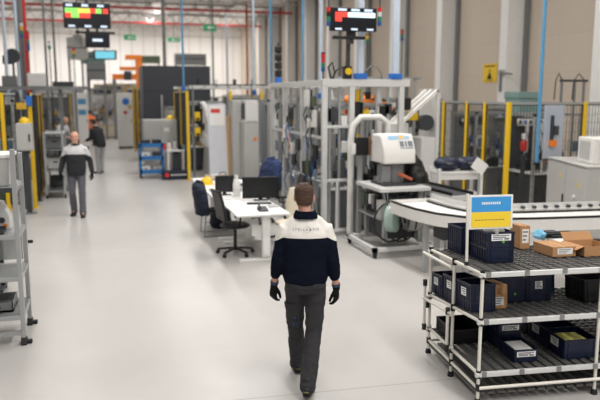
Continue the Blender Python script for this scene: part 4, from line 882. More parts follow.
for x0, x1, a, b_ in ((-.02, .05, .2, .55), (.07, .1, .2, .55), (.12, .2, .2, .55), (-.02, .2, .08, .14)): face(x0, x1, a, b_, .005).build('printed_mark', M_mark, hd)
MB().cyl((.26, .0, 1.66), (.24, .0, 1.66), .03).build('knob', M_black, hd)
cv = MB(); cv.rings([(.42, .1, 1.07, .2, .24), (.4, .1, 1.2, .19, .23), (.36, .12, 1.4, .14, .2), (.3, .12, 1.55, .08, .14)], 24); link('black_cover', remesh(cv, .012, 2, .02, 6), M_black, ts)
# white arch tube
ah = T('white_arch', 'white rounded tube arch standing behind the instrument head', 'frame', (4.5, 10.95, 0)); MB().chain([(-.34, 0, 0), (-.34, 0, 1.75), (-.3, 0, 1.98), (-.16, 0, 2.12), (.2, 0, 2.12), (.34, 0, 2.02), (.36, 0, 1.7), (.36, 0, 0)], .055, 12).build('tube', M_white, ah); MB().box(-.45, -.25, -.1, .1, 0, .02).build('foot_plate', M_cab, ah); MB().box(.27, .47, -.1, .1, 0, .02).build('foot_plate', M_cab, ah)
q = AY(361, 146, 10.6); ds = T('tool_display', 'black box with brown edge and white bracket left of the instrument head', 'device', (q.x, 10.62, 0)); MB().box(-.035, .035, .0, .06, 0, 1.7).build('stand', M_alu, ds); MB().box(-.12, .1, -.12, 0, 1.5, 1.8).build('body', M_black, ds, .01); MB().box(.1, .14, -.12, 0, 1.5, 1.8).build('edge', mat('brown_edge', (130, 92, 60), .6), ds); MB().box(-.2, -.125, -.1, -.04, 1.52, 1.7).build('bracket', M_white, ds); MB().box(-.1, .1, -.1, .1, 0, .02).build('base', M_steel, ds)
# ---------------------------------------------------------------- conveyor
cvr = T('curved_conveyor', 'white curved roller conveyor with black edges running behind the rack', 'conveyor', (4.4, 9.1, 0))
cl = [(4.5, 9.25), (4.5, 8.95), (4.53, 8.55), (4.62, 8.2), (4.8, 7.93), (5.1, 7.78), (5.5, 7.7), (6.3, 7.6), (7.6, 7.45), (9.4, 7.25)]
cl = [Vector((x, y, 0))-Vector((4.4, 9.1, 0)) for x, y in cl]
def strip(mb, off0, off1, z0, z1):
    n = len(cl); vs = []
    for i in range(n):
        t = (cl[min(i+1, n-1)]-cl[max(i-1, 0)]).normalized(); nn = Vector((-t.y, t.x, 0))
        for o_, z in ((off0, z0), (off1, z0), (off1, z1), (off0, z1)): vs.append(cl[i]+nn*o_+Vector((0, 0, z)))
    fs = [(0, 1, 2, 3), tuple((n-1)*4+k for k in (3, 2, 1, 0))]
    for i in range(n-1):
        for k in range(4): k2 = (k+1) % 4; fs.append((i*4+k, i*4+k2, i*4+4+k2, i*4+4+k))
    return mb.add(vs, fs)
HWc = .33
strip(MB(), -HWc+.04, HWc-.04, .82, .875).build('belt', M_white, cvr)
strip(MB(), -HWc, -HWc+.03, .74, .90).build('side_skirt', M_white, cvr); strip(MB(), HWc-.03, HWc, .74, .93).build('side_skirt', M_white, cvr)
strip(MB(), -HWc-.004, -HWc+.035, .90, .925).build('edge_strip', M_black, cvr); strip(MB(), HWc-.06, HWc-.03, .875, .9).build('edge_strip', M_black, cvr)
strip(MB(), HWc+.002, HWc+.03, .9, 1.0).build('rear_guide', M_alu2, cvr)
for i in range(22):
    t = i/21; x = 5.6+3.6*t; y = 7.69-.41*t+HWc-.035; MB().cyl((x-4.4, y-9.1-.03, .955), (x-4.4, y-9.1+.02, .955), .022, 12).build('guide_roller', M_dgrey, cvr)
for x, y in ((4.7, 8.75), (4.36, 8.45), (4.75, 8.0), (5.6, 7.45), (5.6, 7.9), (7.2, 7.3), (7.2, 7.7)): MB().box(x-4.4-.035, x-4.4+.035, y-9.1-.035, y-9.1+.035, 0, .8).build('leg', M_alu, cvr, .003)
MB().box(-.23, .43, .15, .17, .72, .93).build('end_plate', M_white, cvr)
MB().box(.1, .3, -.9, -.6, .5, .74).build('drive_box', M_dgrey, cvr, .01)
# feed belt from the machines to the curve
fb = T('feed_belt', 'grey feed belt with black edges between the portal frame and the conveyor curve', 'conveyor', (5.35, 10.0, 0), .05)
MB().box(-.2, .2, -.75, 1.1, .86, .95).build('bed', M_alu2, fb, .004); MB().box(-.15, .15, -.74, 1.09, .95, .957).build('belt', M_dgrey, fb); 
for x in (-.2, .18): MB().box(x, x+.02, -.75, 1.1, .95, 1.0).build('edge_strip', M_black, fb)
for y in (-.6, .9):
    for x in (-.16, .16): MB().box(x-.03, x+.03, y-.03, y+.03, 0, .86).build('leg', M_alu, fb)
MB().box(-.15, .15, -.2, .4, .3, .8).build('drive_cabinet', M_cab, fb, .01)
# ---------------------------------------------------------------- bag trolley
bt = T('white_trolley', 'white trolley with two navy cases on it, in front of the right-hand fence', 'trolley', (6.28, 11.05, 0), math.radians(-8))
for z in (.25, .72, 1.12): MB().box(-.42, .42, -.25, .25, z-.05, z).build('shelf', M_cab2, bt, .006)
for x in (-.4, .4):
    for y in (-.23, .23): l = MB().box(x-.025, x+.025, y-.025, y+.025, .1, 1.18).build('post', M_white, bt, .004); MB().cyl((x-.015, y, .05), (x+.015, y, .05), .05).build('caster', M_rub, l)
MB().box(-.4, .4, -.24, -.22, .98, 1.07).build('front_panel', M_white, bt)
def soft_case(label, loc, rz, w_):
    r = T('soft_case', label, 'case', loc, rz); b = MB(); b.chain([(-w_/2, 0, .13), (0, 0, .135), (w_/2, 0, .13)], [(.12, .14), (.13, .16), (.12, .14)], 18, ref=(0, 0, 1)); b.build('body', M_navy, r); MB().tube([(-.07, -.14, .16), (-.05, -.2, .13), (.05, -.2, .13), (.07, -.14, .16)], .012).build('handle', M_black, r); g = MB()
    for k in range(5): g.box(-w_*.3+k*w_*.12, -w_*.3+k*w_*.12+.03, -.163, -.152, .13, .16)
    g.build('printed_line', M_mark, r); return r
soft_case('navy soft case at the left end of the white trolley top', (6.1, 11.08, 1.121), math.radians(-8), .24); soft_case('navy soft case at the right end of the white trolley top', (6.5, 11.03, 1.121), math.radians(-8), .22)
q = AY(479, 181, 10.6); ps = T('paper_notice', 'white paper notice held askew on a stand before the fence', 'paper', (q.x, 10.6, 0)); MB().cyl((0, .02, 0), (0, .02, 1.3), .015).build('stand', M_alu, ps); b = MB(); b.M = Matrix.Translation((0, 0, 1.24)) @ Matrix.Rotation(.6, 4, 'Y'); b.box(-.14, .14, -.004, .004, -.11, .11); b.build('sheet', M_paper, ps); MB().box(-.12, .12, -.1, .14, 0, .02).build('base', M_dgrey, ps)
q = G(455, 208, .9); rb = T('red_button_box', 'small red button box behind the conveyor belt', 'button', (5.05, 8.35, 0)); MB().box(-.02, .02, -.02, .02, 0, .95).build('stand', M_alu, rb); MB().box(-.07, .07, -.05, .05, .95, 1.03).build('body', M_red, rb, .01); MB().box(-.1, .1, -.1, .1, 0, .02).build('base', M_steel, rb)
# ---------------------------------------------------------------- right cell
FX, FY = 7.68, 11.6
fp_ = [(436, 15.6), (443, 15.1), (466, 13.9), (484, 12.8), (507, 11.6), (582, 11.6), (640, 11.6)]
fence('fence of yellow posts and dark mesh round the right cell', [(AY(x, 150, y).x, y) for x, y in fp_], 2.36)
A_, B_ = Vector((7.75, 9.3, 0)), Vector((8.28, 11.05, 0)); rzc = math.atan2(A_.y-B_.y, A_.x-B_.x); ccd = .95
dirv = (A_-B_).normalized(); nrm = Vector((dirv.y, -dirv.x, 0)); nrm = nrm if nrm.x < 0 else -nrm; cc = (A_+B_)/2-nrm*(ccd/2)
cabinet('large pale grey machine cabinet with yellow warning triangles, right edge', (cc.x, cc.y, 0), (A_-B_).length, ccd, 1.3, math.atan2(dirv.y, dirv.x), M_cab, 2, M_cab, 'machine_cabinet', extras=(('warning', -.25, 1.05, .05, M_yel), ('warning', .62, .98, .05, M_yel), ('button', .45, .75, .03, M_white)))
q = G(585, 158, 1.33); eb = T('electrical_box', 'white electrical box with louvres on top of the large grey cabinet', 'box', (cc.x-.02, cc.y-.2, 1.326), math.atan2(dirv.y, dirv.x)); MB().box(-.3, .36, -.3, .3, 0, .44).build('body', M_white, eb, .015)
g = MB()
for k in range(9): g.box(-.2+.05*k, -.18+.05*k, -.308, -.3, .06, .38)
g.build('louvres', M_cab, eb); MB().box(.365, .37, -.2, .2, .05, .39).build('cover', M_cab2, eb)
wp = T('tilted_panel', 'pale blue-grey panel with brackets standing inside the right cell', 'panel', (AY(555, 130, 11.35).x, 11.4, 0), .1); MB().box(-.24, .24, -.02, .02, 1.25, 2.3).build('panel', mat('pale_blue_panel', (176, 186, 200), .4), wp, .01); MB().box(-.03, .03, .02, .06, 0, 2.2).build('stand', M_alu, wp); MB().box(-.2, .2, -.15, .2, 0, .03).build('base', M_grey, wp); b = MB(); b.box(-.1, -.05, -.07, -.02, 1.5, 2.1); b.box(-.05, .06, -.09, -.02, 1.72, 1.9); b.build('bracket', M_dgrey, wp); MB().box(-.12, 0, -.12, -.02, 1.5, 1.62).build('clamp', M_org, wp)
tc = T('tall_housing', 'tall teal grey machine housing rising above the right cell fence', 'machine', (AY(525, 90, 14.3).x, 14.4, 0)); MB().box(-.28, .28, -.3, .3, .0, 2.42).build('body', M_teal, tc, .01); MB().box(-.3, .3, -.32, .32, 2.42, 2.58).build('head', M_teal, tc, .01); MB().box(.3, .36, -.1, .1, 2.42, 2.58).build('end_cap', M_red, tc); MB().box(-.2, .2, -.31, -.3, .4, 1.2).build('door', M_grey, tc); b = MB(); b.chain([(-.35, -.35, 1.2), (-.35, -.42, 1.6), (-.2, -.4, 2.0)], [.08, .1, .06], 10); b.build('black_drive', M_black, tc)
rr_ = T('fire_extinguisher', 'red and white cylinder standing beside the teal housing inside the right cell', 'cylinder', (AY(524, 140, 12.3).x, 12.3, 0)); MB().cyl((0, 0, .0), (0, 0, 1.25), .05).build('stand', M_dgrey, rr_); MB().chain([(0, 0, 1.38), (0, 0, 1.5)], [.07, .07], 14).build('body', M_red, rr_); MB().cyl((0, 0, 1.58), (0, 0, 1.7), .05).build('label_band', M_white, rr_)
machine('dark machine with olive and black tooling inside the right cell', (9.6, 13.1, 0), 1.2, 1.1, 2.1, 31, m=M_dgrey, acc=[M_black, M_dgrey, M_olive], dens=1.8, back=M_dgrey)
machine('grey machine just behind the yellow corner post of the right cell', (9.0, 14.7, 0), 1.0, 1.2, 2.1, 35, m=M_grey, acc=[M_black, M_dgrey, M_white], dens=1.8, back=M_grey)
machine('machine at the far end of the right cell beyond the teal housing', (10.6, 15.4, 0), 1.6, 1.2, 2.2, 38, m=M_grey, acc=[M_black, M_olive, M_steel], dens=1.8, back=M_grey)
hb_ = T('hanging_frame', 'grey pipe frame with cable loops standing on the fence at the right edge', 'frame', (AY(572, 98, 12.3).x, 12.3, 0)); b = MB()
for x in (-.28, .05, .28): MB().box(x-.02, x+.02, -.02, .02, 0, 2.82).build('post', M_grey, hb_)
MB().bar((-.32, 0, 2.8), (.36, 0, 2.8), .05).build('crossbar', M_dgrey, hb_)
for x0, x1 in ((-.45, -.28), (.0, .28)): MB().tube([(x0, 0, 2.4), (x0+.02, 0, 2.8), ((x0+x1)/2, 0, 2.95), (x1, 0, 2.82)], .012).build('cable', M_black, hb_)
bp = T('air_drop_pipe', 'bright blue drop pipe hanging from the ceiling at the right, before the fence', 'pipe', (AY(540, 100, 11.3).x, 11.3, AY(536, 165, 11.3).z)); MB().cyl((0, 0, .05), (0, 0, CEIL-bp.location.z), .035).build('pipe', M_pipe, bp); MB().cyl((0, 0, 0), (0, 0, .05), .05).build('valve', M_black, bp)
# slanted brace machine between frame and right cell
bm_ = T('chute_machine', 'grey machine with slanted white braces right of the portal frame', 'machine', (5.95, 12.6, 0)); MB().box(-.35, .2, -.4, .5, 0, 1.25).build('base_cabinet', M_cab, bm_, .01); MB().box(-.3, .15, -.42, -.4, .2, 1.1).build('door', M_cab2, bm_); MB().box(-.45, -.05, -.3, .4, 1.25, 1.95).build('upper_box', M_cab2, bm_, .015); MB().box(.22, .55, -.35, .3, 0, 1.65).build('side_box', M_cab2, bm_, .01)
for y in (-.35, -.1, .15): MB().bar((-.3, y, 1.9), (.55, y, 2.6), .06).build('brace', M_white, bm_)
MB().cyl((.35, -.3, 1.95), (.35, -.12, 1.95), .16, 20).build('fan', M_dgrey, bm_); MB().box(.0, .2, -.2, .1, 2.0, 2.15).build('yellow_block', M_yel, bm_); MB().box(-.2, .0, -.3, .0, 2.2, 2.45).build('motor', M_black, bm_, .02); MB().box(.52, .58, -.38, .4, .0, 2.62).build('post', M_alu2, bm_)
# rear guard frames right of the portal frame
gf = T('guard_frame', 'row of slim grey guard posts behind the portal frame, right side', 'frame', (7.0, 16.6, 0))
for k in range(5): MB().box(-.9+.5*k, -.84+.5*k, 0, .06, 0, 2.95).build('post', M_alu, gf)
MB().box(-1.2, 1.3, 0, .06, 2.9, 2.97).build('top_rail', M_alu, gf); MB().box(-1.0, 1.2, .02, .04, .1, 1.0).build('panel', M_grey, gf)
# ---------------------------------------------------------------- hanging screens
def screen_set(label, x0, y0, x1, y1, Y, cells, heads, second=None):
    a, b_ = AY(x0, y0, Y), AY(x1, y1, Y); w_, h_ = b_.x-a.x, a.z-b_.z; r = T('status_screen', label, 'screen', ((a.x+b_.x)/2, Y, b_.z))
    MB().box(-w_/2, w_/2, -.03, .05, 0, h_).build('housing', M_black, r, .008); s_ = MB().box(-w_/2+.02, w_/2-.02, -.034, -.029, .02, h_-.02).build('screen', mat('screen_lit', (9, 11, 18), .25, emit=.3), r)
    for u0, v0, u1, v1, m in cells: MB().box(-w_/2+w_*u0, -w_/2+w_*u1, -.037, -.0335, h_*(1-v1), h_*(1-v0)).build('status_cell', m, s_)
    g = MB()
    for u0, v0, u1, v1 in heads: g.box(-w_/2+w_*u0, -w_/2+w_*u1, -.037, -.0335, h_*(1-v1), h_*(1-v0))
    g.build('status_line', mat('screen_white', (190, 205, 225), .4, emit=.7), s_)
    return r, w_, h_
E_red = mat('screen_red', (228, 62, 50), .4, emit=.8, var=.02); E_grn = mat('screen_green', (130, 214, 96), .4, emit=.8, var=.02); E_yel = mat('screen_yellow', (206, 200, 84), .4, emit=.8, var=.02); E_cyn = mat('screen_cyan', (206, 236, 240), .4, emit=.8, var=.02)
hd1 = [(.06+.33*i, .06, .20+.33*i, .16) for i in range(3)]+[(.1+.34*i, .88, .24+.34*i, .96) for i in range(3)]
s1, w1, h1 = screen_set('large hanging status screen with red and green cells, upper left', 62.5, 2, 111, 29, 18, [(.04, .22, .31, .41, E_grn), (.31, .22, .57, .41, E_yel), (.57, .22, .69, .41, E_red), (.69, .22, .81, .41, E_grn), (.84, .22, .95, .41, E_red), (.04, .41, .17, .6, E_red), (.17, .41, .33, .6, E_grn), (.33, .41, .57, .6, E_red)], hd1)
MB().box(-.04, .04, .05, .11, -.12, CEIL-s1.location.z).build('ceiling_pole', M_dgrey, s1); MB().box(-.3, .65, .0, .1, -.12, -.07).build('bracket', M_black, s1, .005)
a = AY(85, 33, 18); b_ = AY(110, 48, 18); m2 = T('status_screen', 'smaller dark screen with one white bar, hung under the upper left screen', 'screen', ((a.x+b_.x)/2, 18, b_.z)); ww, hh = b_.x-a.x, a.z-b_.z
MB().box(-ww/2, ww/2, -.03, .04, 0, hh).build('housing', M_black, m2, .006); e = MB().box(-ww/2+.015, ww/2-.015, -.034, -.029, .015, hh-.015).build('screen', MATS['screen_lit'], m2); MB().box(-.12, .12, -.037, -.033, hh*.42, hh*.62).build('status_line', MATS['screen_white'], e); MB().box(-.03, .03, .04, .08, hh*.3, hh+.12).build('mount', M_dgrey, m2)
gb = T('junction_box', 'grey junction box on the ceiling pole left of the smaller dark screen', 'box', (AY(78, 41, 18.6).x, 18.6, AY(78, 47, 18.6).z)); MB().box(-.12, .12, -.05, .08, 0, .3).build('body', M_cab, gb, .01); MB().box(-.02, .02, .0, .05, .3, CEIL-gb.location.z).build('ceiling_rod', M_grey, gb)
s2, w2, h2 = screen_set('hanging status screen with a red and white row, above the portal frame', 330, 7, 376, 32, 10.95, [(.1, .2, .37, .41, E_red), (.37, .2, .96, .41, E_cyn), (.1, .41, .24, .6, E_red)], [(.16+.28*i, .05, .34+.28*i, .15) for i in range(3)]+[(.1+.34*i, .88, .24+.34*i, .96) for i in range(3)])
MB().box(-.35, .22, -.02, .08, -.13, -.08).build('bracket', M_black, s2, .006); MB().box(-.03, .03, .05, .21, -.2, -.12).build('arm', M_dgrey, s2); MB().box(-.03, .03, .21, .27, 2.776-s2.location.z, .3).build('pole', M_dgrey, s2); MB().box(-.06, .06, .03, .06, -.1, .05).build('mount', M_black, s2)
for px, nm, cols in ((379.5, 'signal tower with red, white and blue lamps at the right of the wall screen', [M_sblu, M_sgrn, M_swht, M_sred]), (328.5, 'dark signal tower hung at the left side of the wall screen', [M_sblu, M_sgrn, M_black, M_sred])):
    q = AY(px, 26, 10.95); t_ = T('signal_tower', nm, 'signal light', (q.x, 10.95, q.z)); z = 0
    for c_ in cols: MB().cyl((0, 0, z), (0, 0, z+.075), .035).build('lamp_segment', c_, t_); z += .077
    MB().box(-.01, .01, -.01, .01, z, z+.9).build('rod', M_dgrey, t_); MB().box(-.02, s2.location.x-q.x+(-.45 if px < 350 else .45), -.012, .012, .08, .1).build('arm', M_dgrey, t_)
# ---------------------------------------------------------------- wall sign, exit signs
q = AY(490.5, 74, 19.6); ws = T('warning_sign', 'yellow square warning sign with black figure on the right wall', 'sign', (WX-.012, 20.3, 2.94))
MB().box(-.012, .012, -.42, .42, -.02, .6).build('plate', M_yel, ws, .004)
b = MB(); b.prism_x([(-.16, .08), (.16, .08), (.0, .36)], -.016, -.012); b.chain([(-.014, 0, .36), (-.014, 0, .4)], [(.003, .05), (.003, .05)], 10); b.build('figure', M_ink, ws); MB().box(-.016, -.012, -.3, .3, .5, .54).build('text_line', M_ink, ws); MB().box(-.016, -.012, -.3, .3, .02, .04).build('text_line', M_ink, ws)
wb = T('wall_bracket', 'grey pipe bracket on the white column right of the yellow sign', 'bracket', (WX-.67, 18.6, 3.0)); MB().bar((-.03, 0, -.4), (-.03, 0, .25), .06).bar((-.03, 0, .2), (-.03, -.6, .12), .05).build('arm', M_grey, wb); MB().box(-.02, .018, -.15, .15, .1, .28).build('plate', M_cab, wb)
def exit_sign(label, px, py, Y, w_, h_):
    q = AY(px, py, Y); r = T('exit_sign', label, 'sign', (q.x, Y, q.z)); MB().box(-w_/2, w_/2, -.05, .05, 0, h_).build('housing', M_green, r, .01); g = MB(); g.box(-.05*w_, .35*w_, -.056, -.05, h_*.42, h_*.58); g.prism_y([(-.25*w_, h_*.5), (-.02*w_, h_*.2), (-.02*w_, h_*.8)], -.056, -.05); g.build('arrow', M_white, r); MB().box(-.02, .02, -.02, .02, h_, CEIL-q.z).build('rod', M_grey, r); return r
exit_sign('green exit sign with white arrow hanging above the centre of the hall', 210, 31, 40, .75, .38)
exit_sign('green exit sign hanging beyond the orange frame', 130, 40, 50, .8, .36); exit_sign('green exit sign hanging above the dark grey panel', 174, 42, 52, .9, .3)
# ---------------------------------------------------------------- pipes
def vpipe(label, px, Y, z0, r0, m, group=None, name='drop_pipe'):
    q = AY(px, 60, Y); r = T(name, label, 'pipe', (q.x, Y, z0), 0, group); MB().cyl((0, 0, 0), (0, 0, CEIL-z0), r0).build('pipe', m, r); MB().cyl((0, 0, 0), (0, 0, .14), r0*1.7).build('coupling', M_dblue if m in (M_pipe, M_pipe2) else M_dgrey, r); return r
vpipe('light blue drop pipe in front of the dark grey panel', 183, 19.8, 2.62, .03, M_pipe)
vpipe('pale blue drop pipe left of the tall white wall columns, centre', 254, 21, 2.5, .04, M_pipe2); vpipe('blue drop pipe between white columns above the centre cell', 271, 20.5, 2.5, .04, M_pipe); vpipe('slim blue drop pipe left of the wall screen', 303, 17.5, 2.4, .03, M_pipe); vpipe('blue drop pipe beside the column just left of the wall screen', 321, 18, 2.4, .06, M_pipe2)
vpipe('pale grey drop pipe behind the left signal lights', 18, 24, .03, .05, M_pipe2); vpipe('thick red pipe running up at the left behind the screens', 27, 25, .03, .055, M_red); vpipe('thick grey duct beside the red pipe, upper left', 21.5, 26, .03, .16, M_grey)
vpipe('slim grey drop pipe far left behind the left cell', 46, 26.2, .03, .04, M_grey); vpipe('slim dark pipe between the left pipes and the large screen', 55, 32.5, .03, .05, M_grey); vpipe('dark drop pipe left of the light blue one before the grey panel', 164.5, 30, .03, .07, M_grey); vpipe('pale pipe at the far left edge', 6, 22.7, .03, .05, M_pipe2)
vpipe('slim green pipe in front of the back wall near the exit sign', 213, 45, .03, .06, M_teal); vpipe('red pipe on the right wall behind the centre cell', 247, 44, .03, .07, mat('dull_red', (170, 90, 84), .5)); vpipe('blue pipe beyond the exit sign at the end of the hall', 227, 48, .03, .08, M_pipe2)
for px, py, Y, cols, lab in ((22, 38, 23, [M_sblu, M_sgrn, M_samb, M_swht], 'signal tower with amber top lamp at the far left'), (28.5, 51, 23, [M_sblu, M_sblu, M_sgrn, M_sred, M_sred], 'signal tower with red and blue lamps in front of the red pipe'), (49.5, 49, 26, [M_sgrn, M_swht], 'small green signal tower above the left machines'), (74, 57, 28, [M_sgrn, M_samb, M_sred], 'small signal tower left of the smaller dark screen'), (402, 41, 21, [M_sblu, M_sgrn, M_sred], 'signal tower right of the wall screen, against the beige wall'), (367, 43, 20, [M_sgrn, M_samb], 'small signal tower just under the wall screen')):
    q = AY(px, py, Y); signal_tower(lab, (q.x, Y, 0.0), cols, h=q.z, s=1.5)
# ---------------------------------------------------------------- left cell
fence('fence of yellow posts and dark mesh along the left aisle', [(-1.45, 15.95), (-1.46, 17.0), (-1.47, 18.1), (-1.48, 19.2)], 2.55, posts=[M_yel, M_wire, M_dyel, M_dyel])
fx = AY(3, 120, 15.9).x; fence('fence across the front of the left cell with yellow posts', [(-1.68, 15.9), (fx, 15.9), (fx-1.2, 15.9)], 2.55, posts=[M_wire, M_yel, M_yel])
q0, q1 = AY(19, 150, 15.2), AY(33, 150, 15.2); lc_ = T('control_box', 'grey control box with yellow dome on a post before the left cell', 'box', ((q0.x+q1.x)/2, 15.2, 0)); MB().box(-.16, .15, -.16, .16, 1.35, 1.92).build('body', M_cab, lc_, .01); MB().box(-.15, .14, -.175, -.16, 1.38, 1.89).build('door', M_cab, lc_); MB().box(.08, .11, -.19, -.175, 1.55, 1.7).build('handle', M_black, lc_); MB().box(-.05, .05, -.04, .04, 0, 1.35).build('post', M_dgrey, lc_); MB().box(-.15, .15, -.12, .12, 0, .02).build('foot_plate', M_grey, lc_)
dm = T('yellow_dome', 'yellow dome lamp on top of the left cell cabinet', 'lamp', ((q0.x+q1.x)/2, 15.2, 1.92)); MB().rings([(0, 0, 0, .1, .1), (0, 0, .05, .1, .1), (0, 0, .1, .07, .07), (0, 0, .125, .02, .02)], 16).build('dome', M_yel, dm)
yp_ = T('yellow_plate', 'yellow plate on a post above the yellow dome lamp', 'sign', ((q0.x+q1.x)/2, 15.55, 0)); MB().box(-.025, .025, -.02, .02, 0, 2.3).build('post', M_dgrey, yp_); MB().box(-.17, .03, -.035, -.02, 2.2, 2.34).build('plate', M_dyel, yp_)
bb = T('blue_valve_box', 'blue valve box on the top corner of the left aisle fence', 'box', (-1.45, 15.9, 2.36)); MB().box(-.06, .06, -.12, -.041, -.1, .12).build('body', M_dblue, bb, .01); MB().cyl((0, -.08, .12), (0, -.08, .2), .03).build('valve', M_black, bb)
machine('dark machine with green-grey uprights inside the left cell', (-2.5, 17.4, 0), 1.3, 1.6, 2.4, 51, m=M_olive, acc=[M_olive, M_dgrey, M_black], dens=1.8, back=M_dgrey)
machine('grey machine at the left edge behind the front fence of the left cell', (-4.3, 17.2, 0), 1.6, 1.2, 2.4, 53, m=M_grey, acc=[M_dgrey, M_steel, M_white], dens=1.6, back=M_olive)
machine('machine at the back of the left cell beside the aisle', (-2.6, 20.6, 0), 1.4, 1.3, 2.45, 55, m=M_grey, acc=[M_dgrey, M_dyel, M_black], dens=1.6, back=M_dgrey)
oc = T('overhead_conveyor', 'grey overhead conveyor beam across the top of the left cells', 'conveyor', (-4.5, 21.9, 0)); MB().box(-3, 4.2, -.2, .2, 2.68, 2.76).build('beam', M_grey, oc); MB().box(-3, 4.2, -.25, -.2, 2.66, 2.74).build('side_rail', M_steel, oc)
for x in (-2.8, .2, 3.4): MB().box(x-.05, x+.05, -.05, .05, 0, 2.68).build('leg', M_grey, oc)
for k in range(9): MB().box(-2.4+.7*k, -2.0+.7*k+.1*(k % 3), -.15, .15, 2.76, 2.9+.08*((k*5) % 4)).build('carrier', [M_white, M_dgrey, M_steel, M_black, M_cab, M_red, M_grey][k % 7], oc, .01)
df = T('dark_fan', 'dark fan unit on a stand above the left cell', 'fan', (AY(13, 60, 23).x, 23, 0)); MB().cyl((0, 0, 0), (0, 0, 3.6), .04).build('stand', M_grey, df); MB().cyl((0, -.1, 3.7), (0, .1, 3.7), .22, 20).build('drum', M_dgrey, df); MB().box(-.3, -.05, -.05, .1, 3.45, 3.7).build('motor', M_black, df)
# trolley by the left aisle
wt = T('wire_trolley', 'tall grey shelf trolley with grey bins beside the left aisle fence', 'trolley', (-1.1, 17.7, 0))
for x in (-.2, .22):
    for y in (-.4, .9): l = MB().box(x-.025, x+.025, y-.025, y+.025, .1, 1.62).build('post', M_alu, wt); MB().cyl((x-.02, y, .055), (x+.02, y, .055), .055).build('caster', M_rub, l)
for z in (.2, .7, 1.2, 1.58): MB().box(-.24, .26, -.42, .92, z-.03, z).build('shelf', M_steel, wt)
for k, (y, z, m, lab) in enumerate(((.0, .7, M_cab, 'pale grey bin on the middle shelf of the aisle trolley'), (.55, .7, M_grey, 'mid grey bin at the back of the middle trolley shelf'), (.0, 1.2, M_grey, 'mid grey bin on the upper shelf of the aisle trolley'), (.5, .2, M_dgrey, 'dark bin on the bottom shelf of the aisle trolley'))):
    c = T('storage_bin', lab, 'bin', (-1.08, 17.7+y, z+.001)); MB().box(-.17, .17, -.2, .2, 0, .02).box(-.17, -.16, -.2, .2, 0, .26).box(.16, .17, -.2, .2, 0, .26).box(-.17, .17, -.2, -.19, 0, .26).box(-.17, .17, .19, .2, 0, .26).build('body', m, c, .004); MB().box(-.05, .05, -.212, -.2, .16, .19).build('handle', M_black, c)
# ---------------------------------------------------------------- blue trolley, bench, dark panel
q0, q1 = AY(140, 170, 20.8), AY(164, 170, 20.8); bw = q1.x-q0.x; tr_ = T('blue_trolley', 'bright blue two-shelf trolley with small parts, beside the bench', 'trolley', ((q0.x+q1.x)/2, 21.0, 0))
for x in (-bw/2+.03, bw/2-.03):
    for y in (-.22, .22): l = MB().box(x-.03, x+.03, y-.03, y+.03, .1, 1.05).build('post', M_blue, tr_); MB().cyl((x-.02, y, .05), (x+.02, y, .05), .05).build('caster', M_rub, l)
for z in (.2, .62, 1.0): MB().box(-bw/2, bw/2, -.25, .25, z-.06, z).build('shelf', M_blue, tr_); MB().box(-bw/2, bw/2, -.25, -.235, z, z+.06).build('shelf_lip', M_blue, tr_)
for k, (x, z, m, lab) in enumerate(((-.18, .2, M_white, 'white parts box on the bottom shelf of the blue trolley'), (.17, .2, M_cab, 'grey parts box on the bottom shelf of the blue trolley'), (-.18, .62, M_paper, 'white parts box on the middle shelf of the blue trolley'), (.17, .62, M_dgrey, 'dark parts box on the middle shelf of the blue trolley'), (-.15, 1.0, M_dgrey, 'dark tool box on top of the blue trolley'), (.18, 1.0, M_black, 'black tool box on top of the blue trolley'))):
    c = T('parts_box', lab, 'box', (tr_.location.x+x, 21.0, z+.001)); MB().box(-.13, .13, -.17, .17, 0, .16).build('body', m, c, .01); MB().box(-.04, .04, -.18, -.17, .08, .1).build('handle', M_black, c)
q0, q1 = AY(166, 155, 20.9), AY(184, 155, 20.9); bw = q1.x-q0.x; be = T('work_bench', 'white topped work bench right of the blue trolley', 'bench', ((q0.x+q1.x)/2, 20.95, 0)); MB().box(-bw/2, bw/2, -.3, .3, .8, .85).build('tabletop', M_desk, be, .004)
for x in (-bw/2+.05, bw/2-.05):
    for y in (-.26, .26): MB().box(x-.03, x+.03, y-.03, y+.03, 0, .8).build('leg', M_white, be)
MB().box(-.05, bw/2-.1, -.15, .28, .05, .75).build('under_cabinet', M_dgrey, be, .01)
c = T('parts_crate', 'low navy crate with a red round mark on the floor before the bench', 'crate', ((q0.x+q1.x)/2-.06, 20.35, 0)); MB().box(-.4, .36, -.2, .2, 0, .26).build('body', M_navy, c, .01); MB().cyl((-.27, -.206, .15), (-.27, -.199, .15), .07).build('round_mark', M_red, c); g = MB()
for k in range(6): g.box(-.15+.08*k, -.1+.08*k, -.205, -.199, .13, .17)
g.build('printed_line', M_paper, c)
for k, (x, h_, m, lab) in enumerate(((-.33, .2, M_red, 'red bottle on the bench beyond the desks'), (-.18, .26, M_white, 'white bottle on the bench beyond the desks'), (.0, .3, M_cab, 'tall grey bottle on the bench beyond the desks'), (.14, .2, M_black, 'black bottle on the bench beyond the desks'), (.26, .16, M_teal, 'small teal bottle on the bench beyond the desks'))): bottle(lab, (be.location.x+x, 20.8+.05*(k % 3), .851), h_, .06, m, M_dgrey)
cabinet('light grey cabinet with a yellow beacon behind the blue trolley', (AY(160, 135, 22.2).x, 22.4, 0), 1.05, .7, 1.72, 0, M_cab, 2, None, extras=(('plate', .2, 1.4, .08, M_white),))
dm = T('yellow_beacon', 'yellow beacon on top of the cabinet behind the blue trolley', 'lamp', (AY(170, 118, 22.3).x, 22.3, 1.72)); MB().rings([(0, 0, 0, .13, .13), (0, 0, .06, .12, .12), (0, 0, .12, .07, .07), (0, 0, .14, .02, .02)], 16).build('dome', M_yel, dm)
